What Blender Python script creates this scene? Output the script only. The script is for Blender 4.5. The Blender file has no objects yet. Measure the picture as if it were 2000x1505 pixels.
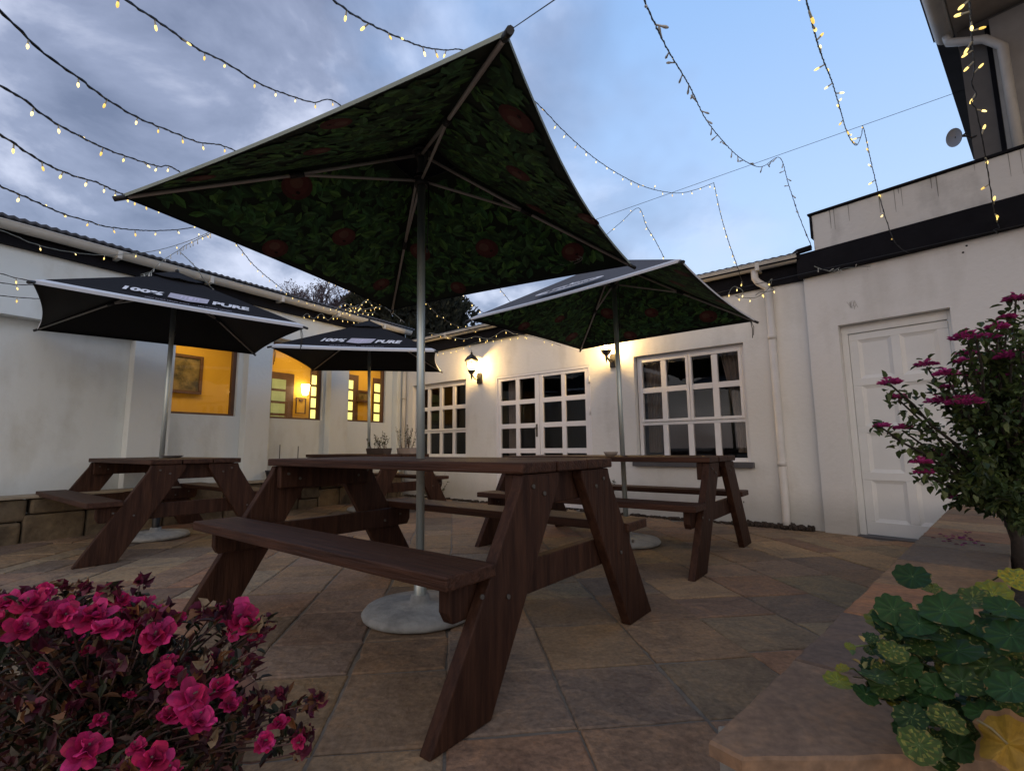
import bpy, math, random
from mathutils import Vector, Matrix
random.seed(7)
R = math.radians
sc = bpy.context.scene
COL = sc.collection

# ------------------------------------------------------------------ camera
FOC, PITCH, ROLL, EYE = 950.0, R(7.25), R(-0.5), 0.83
_r = Vector((1, 0, 0)); _f = Vector((0, math.cos(PITCH), math.sin(PITCH))); _u = Vector((0, -math.sin(PITCH), math.cos(PITCH)))
_r2 = _r * math.cos(ROLL) + _u * math.sin(ROLL); _u2 = -_r * math.sin(ROLL) + _u * math.cos(ROLL)
CAM = Vector((0, 0, EYE))
cd = bpy.data.cameras.new('camera'); cam = bpy.data.objects.new('camera', cd); COL.objects.link(cam)
cd.sensor_width = 36; cd.lens = FOC / 2000 * 36; cd.clip_start = 0.02; cd.clip_end = 500
cam.matrix_world = Matrix.Translation(CAM) @ Matrix((_r2, _u2, -_f)).transposed().to_4x4()
sc.camera = cam

# ------------------------------------------------------------------ world, sun, exposure
w = bpy.data.worlds.new('World'); sc.world = w; w.use_nodes = True
nt = w.node_tree; nt.nodes.clear()
def N(t, ty, **k):
    n = t.nodes.new(ty)
    for a, b in k.items(): setattr(n, a, b)
    return n
L_ = nt.links.new
out = N(nt, 'ShaderNodeOutputWorld')
sky = N(nt, 'ShaderNodeTexSky', sky_type='NISHITA', sun_disc=False, sun_elevation=R(3.5), sun_rotation=R(200), air_density=1.2, dust_density=1.0, ozone_density=2.5)
b1 = N(nt, 'ShaderNodeBackground'); b1.inputs[1].default_value = 0.055
L_(sky.outputs[0], b1.inputs[0])
tc = N(nt, 'ShaderNodeTexCoord')
sep = N(nt, 'ShaderNodeSeparateXYZ'); L_(tc.outputs['Generated'], sep.inputs[0])
def M(op, a=None, b=None, t=None, clamp=False):
    t = t or nt
    n = N(t, 'ShaderNodeMath', operation=op, use_clamp=clamp)
    for i, v in enumerate((a, b)):
        if v is None: continue
        if isinstance(v, (int, float)): n.inputs[i].default_value = v
        else: t.links.new(v, n.inputs[i])
    return n.outputs[0]
zz = M('ADD', M('MAXIMUM', sep.outputs['Z'], 0.0), 0.42)
cx = M('DIVIDE', sep.outputs['X'], zz); cy = M('DIVIDE', sep.outputs['Y'], zz)
cmb = N(nt, 'ShaderNodeCombineXYZ'); L_(cx, cmb.inputs[0]); L_(cy, cmb.inputs[1])
n1 = N(nt, 'ShaderNodeTexNoise'); n1.inputs['Scale'].default_value = 2.9; n1.inputs['Detail'].default_value = 8; n1.inputs['Roughness'].default_value = .56; n1.inputs['Distortion'].default_value = .25
L_(cmb.outputs[0], n1.inputs['Vector'])
n2 = N(nt, 'ShaderNodeTexNoise'); n2.inputs['Scale'].default_value = 1.1; n2.inputs['Detail'].default_value = 5; n2.inputs['Roughness'].default_value = .55
L_(cmb.outputs[0], n2.inputs['Vector'])
# clear air: blue above, paler towards the horizon
hz = N(nt, 'ShaderNodeMapRange'); hz.inputs[1].default_value = .05; hz.inputs[2].default_value = .75
L_(sep.outputs['Z'], hz.inputs[0])
clr = N(nt, 'ShaderNodeMix', data_type='RGBA'); L_(hz.outputs[0], clr.inputs[0])
clr.inputs[6].default_value = (.60, .73, .95, 1); clr.inputs[7].default_value = (.26, .45, .80, 1)
# cloud: patches of dark and light grey-blue
cr = N(nt, 'ShaderNodeValToRGB'); L_(n1.outputs[0], cr.inputs[0])
e = cr.color_ramp.elements; e[0].position = .37; e[0].color = (.155, .185, .29, 1); e[1].position = .62; e[1].color = (.60, .64, .80, 1)
q = e.new(.5); q.color = (.28, .32, .46, 1)
bias = M('ADD', M('ADD', M('MULTIPLY', sep.outputs['X'], -0.62), M('MULTIPLY', sep.outputs['Z'], -0.18)), M('MULTIPLY', M('MAXIMUM', M('SUBTRACT', .46, sep.outputs['Z']), 0.0), .62))
mk = M('ADD', M('MULTIPLY', n2.outputs[0], 1.25), bias)
mr = N(nt, 'ShaderNodeMapRange'); mr.inputs[1].default_value = .37; mr.inputs[2].default_value = .62; L_(mk, mr.inputs[0])
skyc = N(nt, 'ShaderNodeMix', data_type='RGBA'); L_(mr.outputs[0], skyc.inputs[0]); L_(clr.outputs[2], skyc.inputs[6]); L_(cr.outputs[0], skyc.inputs[7])
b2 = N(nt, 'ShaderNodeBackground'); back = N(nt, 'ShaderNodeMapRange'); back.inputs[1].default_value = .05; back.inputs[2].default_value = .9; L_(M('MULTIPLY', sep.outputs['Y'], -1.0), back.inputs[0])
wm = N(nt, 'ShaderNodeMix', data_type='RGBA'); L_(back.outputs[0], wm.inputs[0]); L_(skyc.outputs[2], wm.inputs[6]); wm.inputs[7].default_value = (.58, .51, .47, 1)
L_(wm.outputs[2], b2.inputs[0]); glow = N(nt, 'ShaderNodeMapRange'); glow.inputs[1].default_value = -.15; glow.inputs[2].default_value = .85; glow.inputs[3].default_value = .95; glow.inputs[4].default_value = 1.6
L_(M('SUBTRACT', M('MULTIPLY', sep.outputs['Y'], -1.0), M('MULTIPLY', sep.outputs['Z'], .35)), glow.inputs[0]); L_(glow.outputs[0], b2.inputs[1])  # warm sky glow added behind the camera to brighten the facing walls
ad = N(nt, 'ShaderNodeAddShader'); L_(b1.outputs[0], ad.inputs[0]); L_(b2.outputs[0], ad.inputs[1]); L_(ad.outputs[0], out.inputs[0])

sd = bpy.data.lights.new('sun', 'SUN'); sd.energy = 0.18; sd.angle = R(40); sd.color = (1, .88, .8)
so = bpy.data.objects.new('sun', sd); COL.objects.link(so); so.rotation_euler = (R(60), 0, R(-20))
sc.view_settings.view_transform = 'Standard'; sc.view_settings.look = 'None'
sc.view_settings.exposure = 0.22; sc.view_settings.gamma = 1
sc.cycles.max_bounces = 8; sc.cycles.transparent_max_bounces = 16
sc.cycles.use_denoising = True

# ------------------------------------------------------------------ measuring helpers (true metric positions)
def ray(x, y): return _f + _r2 * ((x - 1000) / FOC) - _u2 * ((y - 752.5) / FOC)
def at(x, y, d): return CAM + ray(x, y) * d
def onz(x, y, z=0.0):
    d = ray(x, y); return CAM + d * ((z - EYE) / d.z)
class Plane:
    def __init__(s, p, yaw):
        s.yaw = R(yaw); s.d = Vector((math.cos(s.yaw), math.sin(s.yaw), 0)); s.n = Vector((-s.d.y, s.d.x, 0)); s.p = Vector((p[0], p[1], 0))
    def P(s, u, o, z): return s.p + s.d * u + s.n * o + Vector((0, 0, z))
    def hit(s, x, y, o=0.0):
        d = ray(x, y); t = ((s.p + s.n * o - CAM).dot(s.n)) / d.dot(s.n); q = CAM + d * t
        return (q - s.p).dot(s.d), q.z
WB = Plane((2.2311, 5.4787), -39.3)         # back wall
WC = Plane((2.9887, 4.7636), -48.4)         # wall with the white door
_c = WB.P(-5.47, 0, 0); WL = Plane((_c.x, _c.y), 57.5)   # left wall

# ------------------------------------------------------------------ materials
def mat(name, col, rough=.6, metal=0, var=0, vscale=6, bump=0, bscale=30, emit=None, estr=0, attr=None, spec=.5, col2=None, stretch=None, coat=0, translucent=0):
    m = bpy.data.materials.new(name); m.use_nodes = True
    t = m.node_tree; p = t.nodes['Principled BSDF']
    p.inputs['Base Color'].default_value = (*col, 1); p.inputs['Roughness'].default_value = rough; p.inputs['Metallic'].default_value = metal
    p.inputs['Specular IOR Level'].default_value = spec
    if coat: p.inputs['Coat Weight'].default_value = coat; p.inputs['Coat Roughness'].default_value = .3
    tcn = N(t, 'ShaderNodeTexCoord'); vec = tcn.outputs['Object']
    if stretch:
        mp = N(t, 'ShaderNodeMapping'); mp.inputs['Scale'].default_value = stretch; t.links.new(vec, mp.inputs[0]); vec = mp.outputs[0]
    src = None
    if attr:
        an = N(t, 'ShaderNodeAttribute', attribute_name=attr); src = an.outputs[0]
    if var or col2:
        no = N(t, 'ShaderNodeTexNoise'); no.inputs['Scale'].default_value = vscale; no.inputs['Detail'].default_value = 6; no.inputs['Roughness'].default_value = .62
        t.links.new(vec, no.inputs['Vector'])
        if col2:
            rp = N(t, 'ShaderNodeValToRGB'); rp.color_ramp.elements[0].position = .38; rp.color_ramp.elements[1].position = .66
            rp.color_ramp.elements[0].color = (*col, 1); rp.color_ramp.elements[1].color = (*col2, 1)
            t.links.new(no.outputs[0], rp.inputs[0]); src = rp.outputs[0]
        if var:
            mrn = N(t, 'ShaderNodeMapRange'); mrn.inputs[1].default_value = .25; mrn.inputs[2].default_value = .75; mrn.inputs[3].default_value = 1 - var; mrn.inputs[4].default_value = 1 + var
            t.links.new(no.outputs[0], mrn.inputs[0])
            mx = N(t, 'ShaderNodeVectorMath', operation='SCALE'); t.links.new(mrn.outputs[0], mx.inputs['Scale'])
            if src: t.links.new(src, mx.inputs[0])
            else: mx.inputs[0].default_value = col
            src = mx.outputs[0]
    if src: t.links.new(src, p.inputs['Base Color'])
    if bump:
        nb = N(t, 'ShaderNodeTexNoise'); nb.inputs['Scale'].default_value = bscale; nb.inputs['Detail'].default_value = 5
        t.links.new(vec, nb.inputs['Vector']); bp = N(t, 'ShaderNodeBump'); bp.inputs['Strength'].default_value = bump; bp.inputs['Distance'].default_value = .02
        t.links.new(nb.outputs[0], bp.inputs['Height']); t.links.new(bp.outputs[0], p.inputs['Normal'])
    if emit: p.inputs['Emission Color'].default_value = (*emit, 1); p.inputs['Emission Strength'].default_value = estr
    if translucent:
        tr = N(t, 'ShaderNodeBsdfTranslucent'); ms = N(t, 'ShaderNodeMixShader'); ms.inputs[0].default_value = translucent
        if src: t.links.new(src, tr.inputs[0])
        else: tr.inputs[0].default_value = (*col, 1)
        t.links.new(p.outputs[0], ms.inputs[1]); t.links.new(tr.outputs[0], ms.inputs[2]); t.links.new(ms.outputs[0], t.nodes['Material Output'].inputs[0])
    return m
def plaster(name, col, dirt=(.33, .31, .26), amt=.5):
    m = mat(name, col, rough=.85, bump=.18, bscale=22)
    t = m.node_tree; p = t.nodes['Principled BSDF']; tcn = N(t, 'ShaderNodeTexCoord')
    a = N(t, 'ShaderNodeTexNoise'); a.inputs['Scale'].default_value = 1.1; a.inputs['Detail'].default_value = 8; a.inputs['Roughness'].default_value = .68
    t.links.new(tcn.outputs['Object'], a.inputs['Vector'])
    mp = N(t, 'ShaderNodeMapping'); mp.inputs['Scale'].default_value = (3.1, 3.1, .9); t.links.new(tcn.outputs['Object'], mp.inputs[0])
    b = N(t, 'ShaderNodeTexNoise'); b.inputs['Scale'].default_value = 1.4; b.inputs['Detail'].default_value = 5; t.links.new(mp.outputs[0], b.inputs['Vector'])
    f = M('MULTIPLY', a.outputs[0], b.outputs[0], t)
    r = N(t, 'ShaderNodeMapRange'); r.inputs[1].default_value = .27; r.inputs[2].default_value = .50; r.inputs[4].default_value = amt; t.links.new(f, r.inputs[0])
    # splash and damp marks in the lowest 25 cm of the wall
    s = N(t, 'ShaderNodeSeparateXYZ'); t.links.new(tcn.outputs['Object'], s.inputs[0])
    lo = N(t, 'ShaderNodeMapRange'); lo.inputs[1].default_value = .30; lo.inputs[2].default_value = 0.0; t.links.new(M('SUBTRACT', s.outputs[2], M('MULTIPLY', b.outputs[0], .25, t), t), lo.inputs[0])
    tot = M('MAXIMUM', r.outputs[0], M('MULTIPLY', lo.outputs[0], .45, t), t, True)
    mx = N(t, 'ShaderNodeMix', data_type='RGBA'); t.links.new(tot, mx.inputs[0]); mx.inputs[6].default_value = (*col, 1); mx.inputs[7].default_value = (*dirt, 1)
    t.links.new(mx.outputs[2], p.inputs['Base Color']); return m
def glass(name, refl=.9, tint=(1, 1, 1)):
    m = bpy.data.materials.new(name); m.use_nodes = True; t = m.node_tree; t.nodes.clear()
    o = N(t, 'ShaderNodeOutputMaterial'); g = N(t, 'ShaderNodeBsdfGlossy'); g.inputs['Roughness'].default_value = .015; g.inputs[0].default_value = (refl, refl, refl, 1)
    tr = N(t, 'ShaderNodeBsdfTransparent'); tr.inputs[0].default_value = (*tint, 1)
    fr = N(t, 'ShaderNodeFresnel'); fr.inputs[0].default_value = 1.6
    ms = N(t, 'ShaderNodeMixShader'); t.links.new(M('MULTIPLY', fr.outputs[0], .85, t, True), ms.inputs[0]); t.links.new(tr.outputs[0], ms.inputs[1]); t.links.new(g.outputs[0], ms.inputs[2]); t.links.new(ms.outputs[0], o.inputs[0]); return m

m_wall = plaster('white_plaster', (.74, .74, .72), amt=.42)
m_wallL = plaster('white_plaster_left', (.70, .74, .73), dirt=(.38, .36, .28), amt=.5)
m_wallC = plaster('white_plaster_door_wing', (.68, .68, .67), amt=.42)
m_trim = mat('white_paint', (.78, .78, .80), rough=.35, var=.04, bump=.05)
m_door = mat('door_paint', (.72, .73, .72), rough=.45, var=.05, bump=.06, bscale=14)
m_black = mat('black_fascia', (.009, .009, .012), rough=.85, var=.3, bump=.2, spec=.12)
m_gutter = mat('gutter_paint', (.55, .53, .48), rough=.45, var=.14, vscale=4)
m_roof = mat('corrugated_metal', (.06, .058, .065), rough=.55, metal=.3, var=.35, vscale=3)
m_stone = mat('rubble_stone', (.075, .055, .034), rough=.9, col2=(.17, .13, .08), vscale=5, bump=.8, bscale=12)
m_sill = mat('sill_slate', (.08, .078, .085), rough=.6, var=.2)
m_winwood = mat('stained_window_wood', (.10, .045, .02), rough=.5, var=.3, vscale=8)
m_ochre = mat('ochre_wall', (.62, .37, .04), rough=.8, var=.08, vscale=2)
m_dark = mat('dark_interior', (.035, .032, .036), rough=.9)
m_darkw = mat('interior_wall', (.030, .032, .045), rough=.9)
m_curt = mat('curtain_cloth', (.20, .17, .155), rough=.9, var=.15)
m_glass = glass('window_glass'); m_glassL = glass('amber_room_glass', .8, (.96, .96, .95))
m_iron = mat('black_iron', (.012, .011, .010), rough=.45, spec=.6)
def glow_glass(name, col, st, keep):
    m = bpy.data.materials.new(name); m.use_nodes = True; t = m.node_tree; t.nodes.clear(); o = N(t, 'ShaderNodeOutputMaterial'); e_ = N(t, 'ShaderNodeEmission'); e_.inputs[0].default_value = (*col, 1); e_.inputs[1].default_value = st
    tr = N(t, 'ShaderNodeBsdfTransparent'); tr.inputs[0].default_value = (keep, keep, keep, 1); a = N(t, 'ShaderNodeAddShader'); t.links.new(e_.outputs[0], a.inputs[0]); t.links.new(tr.outputs[0], a.inputs[1]); t.links.new(a.outputs[0], o.inputs[0]); return m
m_lampgl = glow_glass('lantern_bulb_glass', (1, .80, .44), 9, .9)
m_lamppane = mat('lantern_pane', (.95, .8, .55), rough=.3, emit=(1, .72, .33), estr=2.6)
m_alu = mat('aluminium_pole', (.50, .56, .55), rough=.42, metal=.75, var=.06, vscale=3)
m_rib = mat('rib_metal', (.48, .45, .42), rough=.5, metal=.2)
m_blackpl = mat('black_plastic', (.012, .012, .013), rough=.5)
m_fabG = mat('grey_canvas', (.075, .075, .085), rough=.9, bump=.1, bscale=90)
m_fabK = mat('black_canvas', (.014, .014, .017), rough=.95, spec=.15, bump=.1, bscale=90)
m_fabI = mat('black_lining', (.006, .006, .007), rough=.95)
m_hem = mat('white_hem', (.60, .62, .66), rough=.8, var=.05)
m_hem2 = mat('pale_hem', (.24, .28, .25), rough=.85, var=.1)
m_print = mat('printed_lining', (.01, .02, .01), rough=.9, attr='Col', var=.25, vscale=26)
m_white = mat('white_print', (.70, .70, .73), rough=.8)
m_lav = mat('lavender_print', (.42, .40, .47), rough=.8)
m_lav2 = mat('pale_lavender_print', (.55, .50, .62), rough=.8)
m_conc = mat('cast_concrete', (.29, .295, .285), rough=.85, var=.4, vscale=9, bump=.3, bscale=40)
m_wood = mat('stained_timber', (.030, .0115, .0062), rough=.6, col2=(.070, .029, .016), vscale=3.0, stretch=(.8, 15, 15), bump=.35, bscale=7, spec=.25)
m_wood2 = mat('stained_timber_leg', (.027, .0102, .0058), rough=.65, col2=(.058, .0245, .0135), vscale=3.0, stretch=(11, 11, 1.0), bump=.3, bscale=6, spec=.22)
m_bolt = mat('zinc_bolt', (.09, .08, .07), rough=.6, metal=.3)
m_slab = mat('flagstone', (.2, .15, .1), rough=.8, attr='Col', bump=.9, bscale=17, spec=.25)
m_cap = mat('cap_flagstone', (.2, .15, .1), rough=.7, attr='Col', bump=.5, bscale=14, spec=.35)
m_grout = mat('joint_sand', (.17, .15, .125), rough=.95, var=.3, vscale=18, bump=.4)
m_soil = mat('garden_soil', (.022, .016, .011), rough=1, var=.4, vscale=30, bump=1, bscale=40)
m_chip = mat('bark_chip', (.045, .032, .024), rough=.95, var=.4, vscale=20)
m_wire = mat('string_cable', (.012, .014, .018), rough=.6)
m_wirel = mat('clear_string_cable', (.17, .18, .16), rough=.4)
m_sock = mat('clear_bulb_holder', (.30, .29, .25), rough=.35, emit=(1, .75, .3), estr=.05)
m_bulb = mat('fairy_bulb', (1, .8, .3), rough=.3, emit=(1, .70, .20), estr=1.5)
m_bulb2 = mat('fairy_bulb_bright', (1, .8, .4), rough=.3, emit=(1, .74, .26), estr=2.0)
m_bulb3 = mat('fairy_bulb_dim', (1, .7, .2), rough=.3, emit=(1, .62, .12), estr=.9)
m_off = mat('unlit_bulb', (.50, .50, .47), rough=.3)
m_upw = mat('dark_rendered_wall', (.13, .125, .12), rough=.9, var=.15)
m_soff = mat('soffit_board', (.42, .36, .30), rough=.8, var=.15)
m_pipe = mat('pvc_pipe', (.62, .60, .57), rough=.4, var=.08)
def leafm(name, tr=.25, rough=.55): return mat(name, (.05, .09, .03), rough=rough, attr='Col', translucent=tr, var=.2, vscale=40)
m_leaf = leafm('leaf_green'); m_petal = leafm('petal', .35, .7); m_nast = leafm('round_leaf', .05, .6); m_nast.node_tree.nodes['Principled BSDF'].inputs['Specular IOR Level'].default_value = .22; m_con = leafm('conifer_leaf', .1, .8)
m_bark = mat('bark', (.028, .021, .017), rough=.95, var=.4, vscale=18, bump=.6)
m_twig = mat('twig', (.09, .05, .045), rough=.9, var=.3)
for m, ax in ((m_slab, .34), (m_cap, .4)):     # mottled veins inside each flagstone
    t = m.node_tree; p = t.nodes['Principled BSDF']; at_ = [n for n in t.nodes if n.type == 'ATTRIBUTE'][0]
    tcn = N(t, 'ShaderNodeTexCoord')
    a = N(t, 'ShaderNodeTexNoise'); a.inputs['Scale'].default_value = 4.2; a.inputs['Detail'].default_value = 12; a.inputs['Roughness'].default_value = .74; a.inputs['Distortion'].default_value = 1.6; t.links.new(tcn.outputs['Object'], a.inputs['Vector'])
    r = N(t, 'ShaderNodeValToRGB'); t.links.new(a.outputs[0], r.inputs[0]); el = r.color_ramp.elements
    el[0].position = .30; el[0].color = (.60, .56, .56, 1); el[1].position = .74; el[1].color = (1.45, 1.25, 1.0, 1); k = el.new(.5); k.color = (.98, .96, .93, 1)
    mx = N(t, 'ShaderNodeMix', data_type='RGBA', blend_type='MULTIPLY'); mx.inputs[0].default_value = 1; mx.clamp_result = False
    t.links.new(at_.outputs[0], mx.inputs[6]); t.links.new(r.outputs[0], mx.inputs[7])
    sp = N(t, 'ShaderNodeTexNoise'); sp.inputs['Scale'].default_value = 55; sp.inputs['Detail'].default_value = 3; t.links.new(tcn.outputs['Object'], sp.inputs['Vector'])
    mr_ = N(t, 'ShaderNodeMapRange'); mr_.inputs[1].default_value = .3; mr_.inputs[2].default_value = .7; mr_.inputs[3].default_value = .8; mr_.inputs[4].default_value = 1.2; t.links.new(sp.outputs[0], mr_.inputs[0])
    sc_ = N(t, 'ShaderNodeVectorMath', operation='SCALE'); t.links.new(mx.outputs[2], sc_.inputs[0]); t.links.new(mr_.outputs[0], sc_.inputs['Scale'])
    t.links.new(sc_.outputs[0], p.inputs['Base Color'])
    rr = N(t, 'ShaderNodeMapRange'); rr.inputs[3].default_value = .62; rr.inputs[4].default_value = .9; t.links.new(a.outputs[0], rr.inputs[0]); t.links.new(rr.outputs[0], p.inputs['Roughness'])

# ------------------------------------------------------------------ mesh builder
class MB:
    def __init__(s): s.v = []; s.f = []; s.m = []; s.c = []; s.sm = []
    def add(s, vs, fs, mi=0, col=None, smooth=False):
        o = len(s.v); s.v += [tuple(x) for x in vs]
        for f in fs: s.f.append([i + o for i in f]); s.m.append(mi); s.c.append(col or (1, 1, 1)); s.sm.append(smooth)
        return s
    def box(s, a, b, mi=0, X=None, col=None):
        (x0, y0, z0), (x1, y1, z1) = a, b
        vs = [Vector(p) for p in ((x0, y0, z0), (x1, y0, z0), (x1, y1, z0), (x0, y1, z0), (x0, y0, z1), (x1, y0, z1), (x1, y1, z1), (x0, y1, z1))]
        if X: vs = [X @ v for v in vs]
        return s.add(vs, [(0, 3, 2, 1), (4, 5, 6, 7), (0, 1, 5, 4), (1, 2, 6, 5), (2, 3, 7, 6), (3, 0, 4, 7)], mi, col)
    def prism(s, poly, axis, a, b, mi=0):      # poly in the two other axes, extruded along axis from a to b
        n = len(poly)
        def P(p, t): return (t, p[0], p[1]) if axis == 0 else (p[0], t, p[1]) if axis == 1 else (p[0], p[1], t)
        vs = [P(p, a) for p in poly] + [P(p, b) for p in poly]
        fs = [tuple(range(n - 1, -1, -1)), tuple(range(n, 2 * n))] + [(i, (i + 1) % n, n + (i + 1) % n, n + i) for i in range(n)]
        return s.add(vs, fs, mi)
    def tube(s, pts, r, n=8, mi=0, cap=True, col=None):
        pts = [Vector(p) for p in pts]; rs = r if isinstance(r, (list, tuple)) else [r] * len(pts)
        vs = []; ref = None
        for i, p in enumerate(pts):
            t = (pts[min(i + 1, len(pts) - 1)] - pts[max(i - 1, 0)]).normalized()
            if ref is None: ref = t.orthogonal().normalized()
            a = (ref - t * ref.dot(t)); a = a.normalized() if a.length > 1e-6 else t.orthogonal().normalized(); ref = a; b = t.cross(a)
            vs += [p + (a * math.cos(2 * math.pi * k / n) + b * math.sin(2 * math.pi * k / n)) * rs[i] for k in range(n)]
        fs = [(i * n + k, i * n + (k + 1) % n, (i + 1) * n + (k + 1) % n, (i + 1) * n + k) for i in range(len(pts) - 1) for k in range(n)]
        s.add(vs, fs, mi, col, True)
        if cap:
            o = len(s.v) - len(vs); s.f.append([o + k for k in range(n)][::-1]); s.f.append([o + (len(pts) - 1) * n + k for k in range(n)])
            s.m += [mi, mi]; s.c += [col or (1, 1, 1)] * 2; s.sm += [False, False]
        return s
    def lathe(s, prof, n=24, mi=0, c=(0, 0, 0), col=None, smooth=True):
        vs = [(c[0] + r * math.cos(2 * math.pi * k / n), c[1] + r * math.sin(2 * math.pi * k / n), c[2] + z) for r, z in prof for k in range(n)]
        fs = [(i * n + k, i * n + (k + 1) % n, (i + 1) * n + (k + 1) % n, (i + 1) * n + k) for i in range(len(prof) - 1) for k in range(n)]
        return s.add(vs, fs, mi, col, smooth)
    def build(s, name, mats, parent=None, bevel=0, loc=None, rz=0):
        me = bpy.data.meshes.new(name); me.from_pydata(s.v, [], s.f)
        for m in (mats if isinstance(mats, (list, tuple)) else [mats]): me.materials.append(m)
        me.polygons.foreach_set('material_index', s.m); me.polygons.foreach_set('use_smooth', s.sm)
        if any(c != (1, 1, 1) for c in s.c):
            ca = me.color_attributes.new('Col', 'FLOAT_COLOR', 'CORNER'); d = []
            for p, c in zip(me.polygons, s.c): d += [c[0], c[1], c[2], 1] * p.loop_total
            ca.data.foreach_set('color', d)
        me.validate(); me.update()
        o = bpy.data.objects.new(name, me); COL.objects.link(o)
        if parent: o.parent = parent
        if loc: o.location = loc
        if rz: o.rotation_euler = (0, 0, rz)
        if bevel:
            b = o.modifiers.new('bevel', 'BEVEL'); b.width = bevel; b.segments = 2; b.limit_method = 'ANGLE'; b.angle_limit = R(40)
        return o
def tag(o, label=None, cat=None, group=None, kind=None):
    if label: o['label'] = label
    if cat: o['category'] = cat
    if group: o['group'] = group
    if kind: o['kind'] = kind
    return o
def empty(name, loc=(0, 0, 0), rz=0, parent=None):
    o = bpy.data.objects.new(name, None); o.empty_display_size = .2; COL.objects.link(o); o.location = loc; o.rotation_euler = (0, 0, rz)
    if parent: o.parent = parent
    return o
def copy_tree(o, parent=None):
    c = o.copy(); COL.objects.link(c)
    if parent: c.parent = parent
    for ch in list(o.children): copy_tree(ch, c)
    return c
def wall_mesh(u0, u1, z0, z1, holes, th=.25, rec=.12):
    """front face at y=0 with rectangular openings and reveals going back to y=rec"""
    b = MB(); us = sorted({u0, u1, *[h[0] for h in holes], *[h[1] for h in holes]}); zs = sorted({z0, z1, *[h[2] for h in holes], *[h[3] for h in holes]})
    for i in range(len(us) - 1):
        for j in range(len(zs) - 1):
            cu, cz = (us[i] + us[i + 1]) / 2, (zs[j] + zs[j + 1]) / 2
            if any(h[0] < cu < h[1] and h[2] < cz < h[3] for h in holes): continue
            b.add([(us[i], 0, zs[j]), (us[i + 1], 0, zs[j]), (us[i + 1], 0, zs[j + 1]), (us[i], 0, zs[j + 1])], [(0, 1, 2, 3)])
    for a, c, e_, g in holes:
        b.add([(a, 0, e_), (a, rec, e_), (a, rec, g), (a, 0, g)], [(0, 1, 2, 3)]); b.add([(c, 0, e_), (c, rec, e_), (c, rec, g), (c, 0, g)], [(3, 2, 1, 0)])
        b.add([(a, 0, g), (a, rec, g), (c, rec, g), (c, 0, g)], [(0, 1, 2, 3)])
        if e_ > z0 + .01: b.add([(a, 0, e_), (a, rec, e_), (c, rec, e_), (c, 0, e_)], [(3, 2, 1, 0)])
    b.add([(u0, 0, z1), (u1, 0, z1), (u1, th, z1), (u0, th, z1)], [(0, 1, 2, 3)])
    b.add([(u0, 0, z0), (u0, th, z0), (u0, th, z1), (u0, 0, z1)], [(0, 1, 2, 3)]); b.add([(u1, 0, z0), (u1, th, z0), (u1, th, z1), (u1, 0, z1)], [(3, 2, 1, 0)])
    return b

# ================================================================== GROUND
g = MB(); g.add([(-150, -150, 0), (150, -150, 0), (150, 150, 0), (-150, 150, 0)], [(0, 1, 2, 3)])
tag(g.build('ground', m_grout, loc=(0, 0, -.0075)), kind='structure')
PAL = [(.245, .178, .115), (.25, .165, .108), (.225, .175, .12), (.17, .132, .105), (.26, .155, .102), (.235, .170, .122), (.205, .155, .112), (.225, .152, .108), (.25, .20, .138), (.28, .20, .125), (.19, .15, .12), (.255, .178, .115), (.21, .162, .125), (.24, .165, .115), (.25, .18, .12)]
pat = MB(); yw = R(6.8); rx, ry = Vector((math.cos(yw), math.sin(yw))), Vector((-math.sin(yw), math.cos(yw)))
rnd = random.Random(11)
def inside(x, y):
    p = Vector((x, y, 0))
    if (p - WB.p).dot(WB.n) > -.10 and (p - WB.p).dot(WB.d) < 1.0: return False
    if (p - WC.p).dot(WC.n) > .05: return False
    if (p - WL.p).dot(WL.n) > -.05: return False
    return True
def slab(q, col, mb, z=0.0, ch=.006, dz=.012):
    c = sum((Vector(p) for p in q), Vector((0, 0))) / len(q); n = len(q)
    inn = [Vector(p) + (c - Vector(p)).normalized() * ch * 1.4 for p in q]
    t = rnd.uniform(-.0015, .0015), rnd.uniform(-.006, .006), rnd.uniform(-.006, .006)
    zf = lambda p: z + t[0] + (p[0] - c[0]) * t[1] + (p[1] - c[1]) * t[2]
    vs = [(p[0], p[1], z - dz) for p in q] + [(p[0], p[1], zf(p) - ch * .6) for p in q] + [(p[0], p[1], zf(p)) for p in inn]
    fs = [tuple(range(2 * n, 3 * n))] + [(n + i, n + (i + 1) % n, 2 * n + (i + 1) % n, 2 * n + i) for i in range(n)] + [(i, (i + 1) % n, n + (i + 1) % n, n + i) for i in range(n)]
    mb.add(vs, fs, 0, col)
def rough_edge(q):
    o = []
    for i in range(len(q)):
        a, b_ = q[i], q[(i + 1) % len(q)]; n = max(1, int((b_ - a).length / .045)); nr = Vector((-(b_ - a).y, (b_ - a).x)).normalized(); o.append(a)
        for k in range(1, n): o.append(a.lerp(b_, k / n) + nr * (rnd.uniform(-.0008, .0022) + (rnd.uniform(.003, .008) if rnd.random() < .06 else 0)))
    return o
xs = [-.36 - .41 * k for k in range(16, 0, -1)] + [-.385, .0 - .02, .372, .78, 1.19, 1.60, 2.0, 2.42, 2.82, 3.24, 3.66, 4.06]
xs = sorted(xs)
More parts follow.
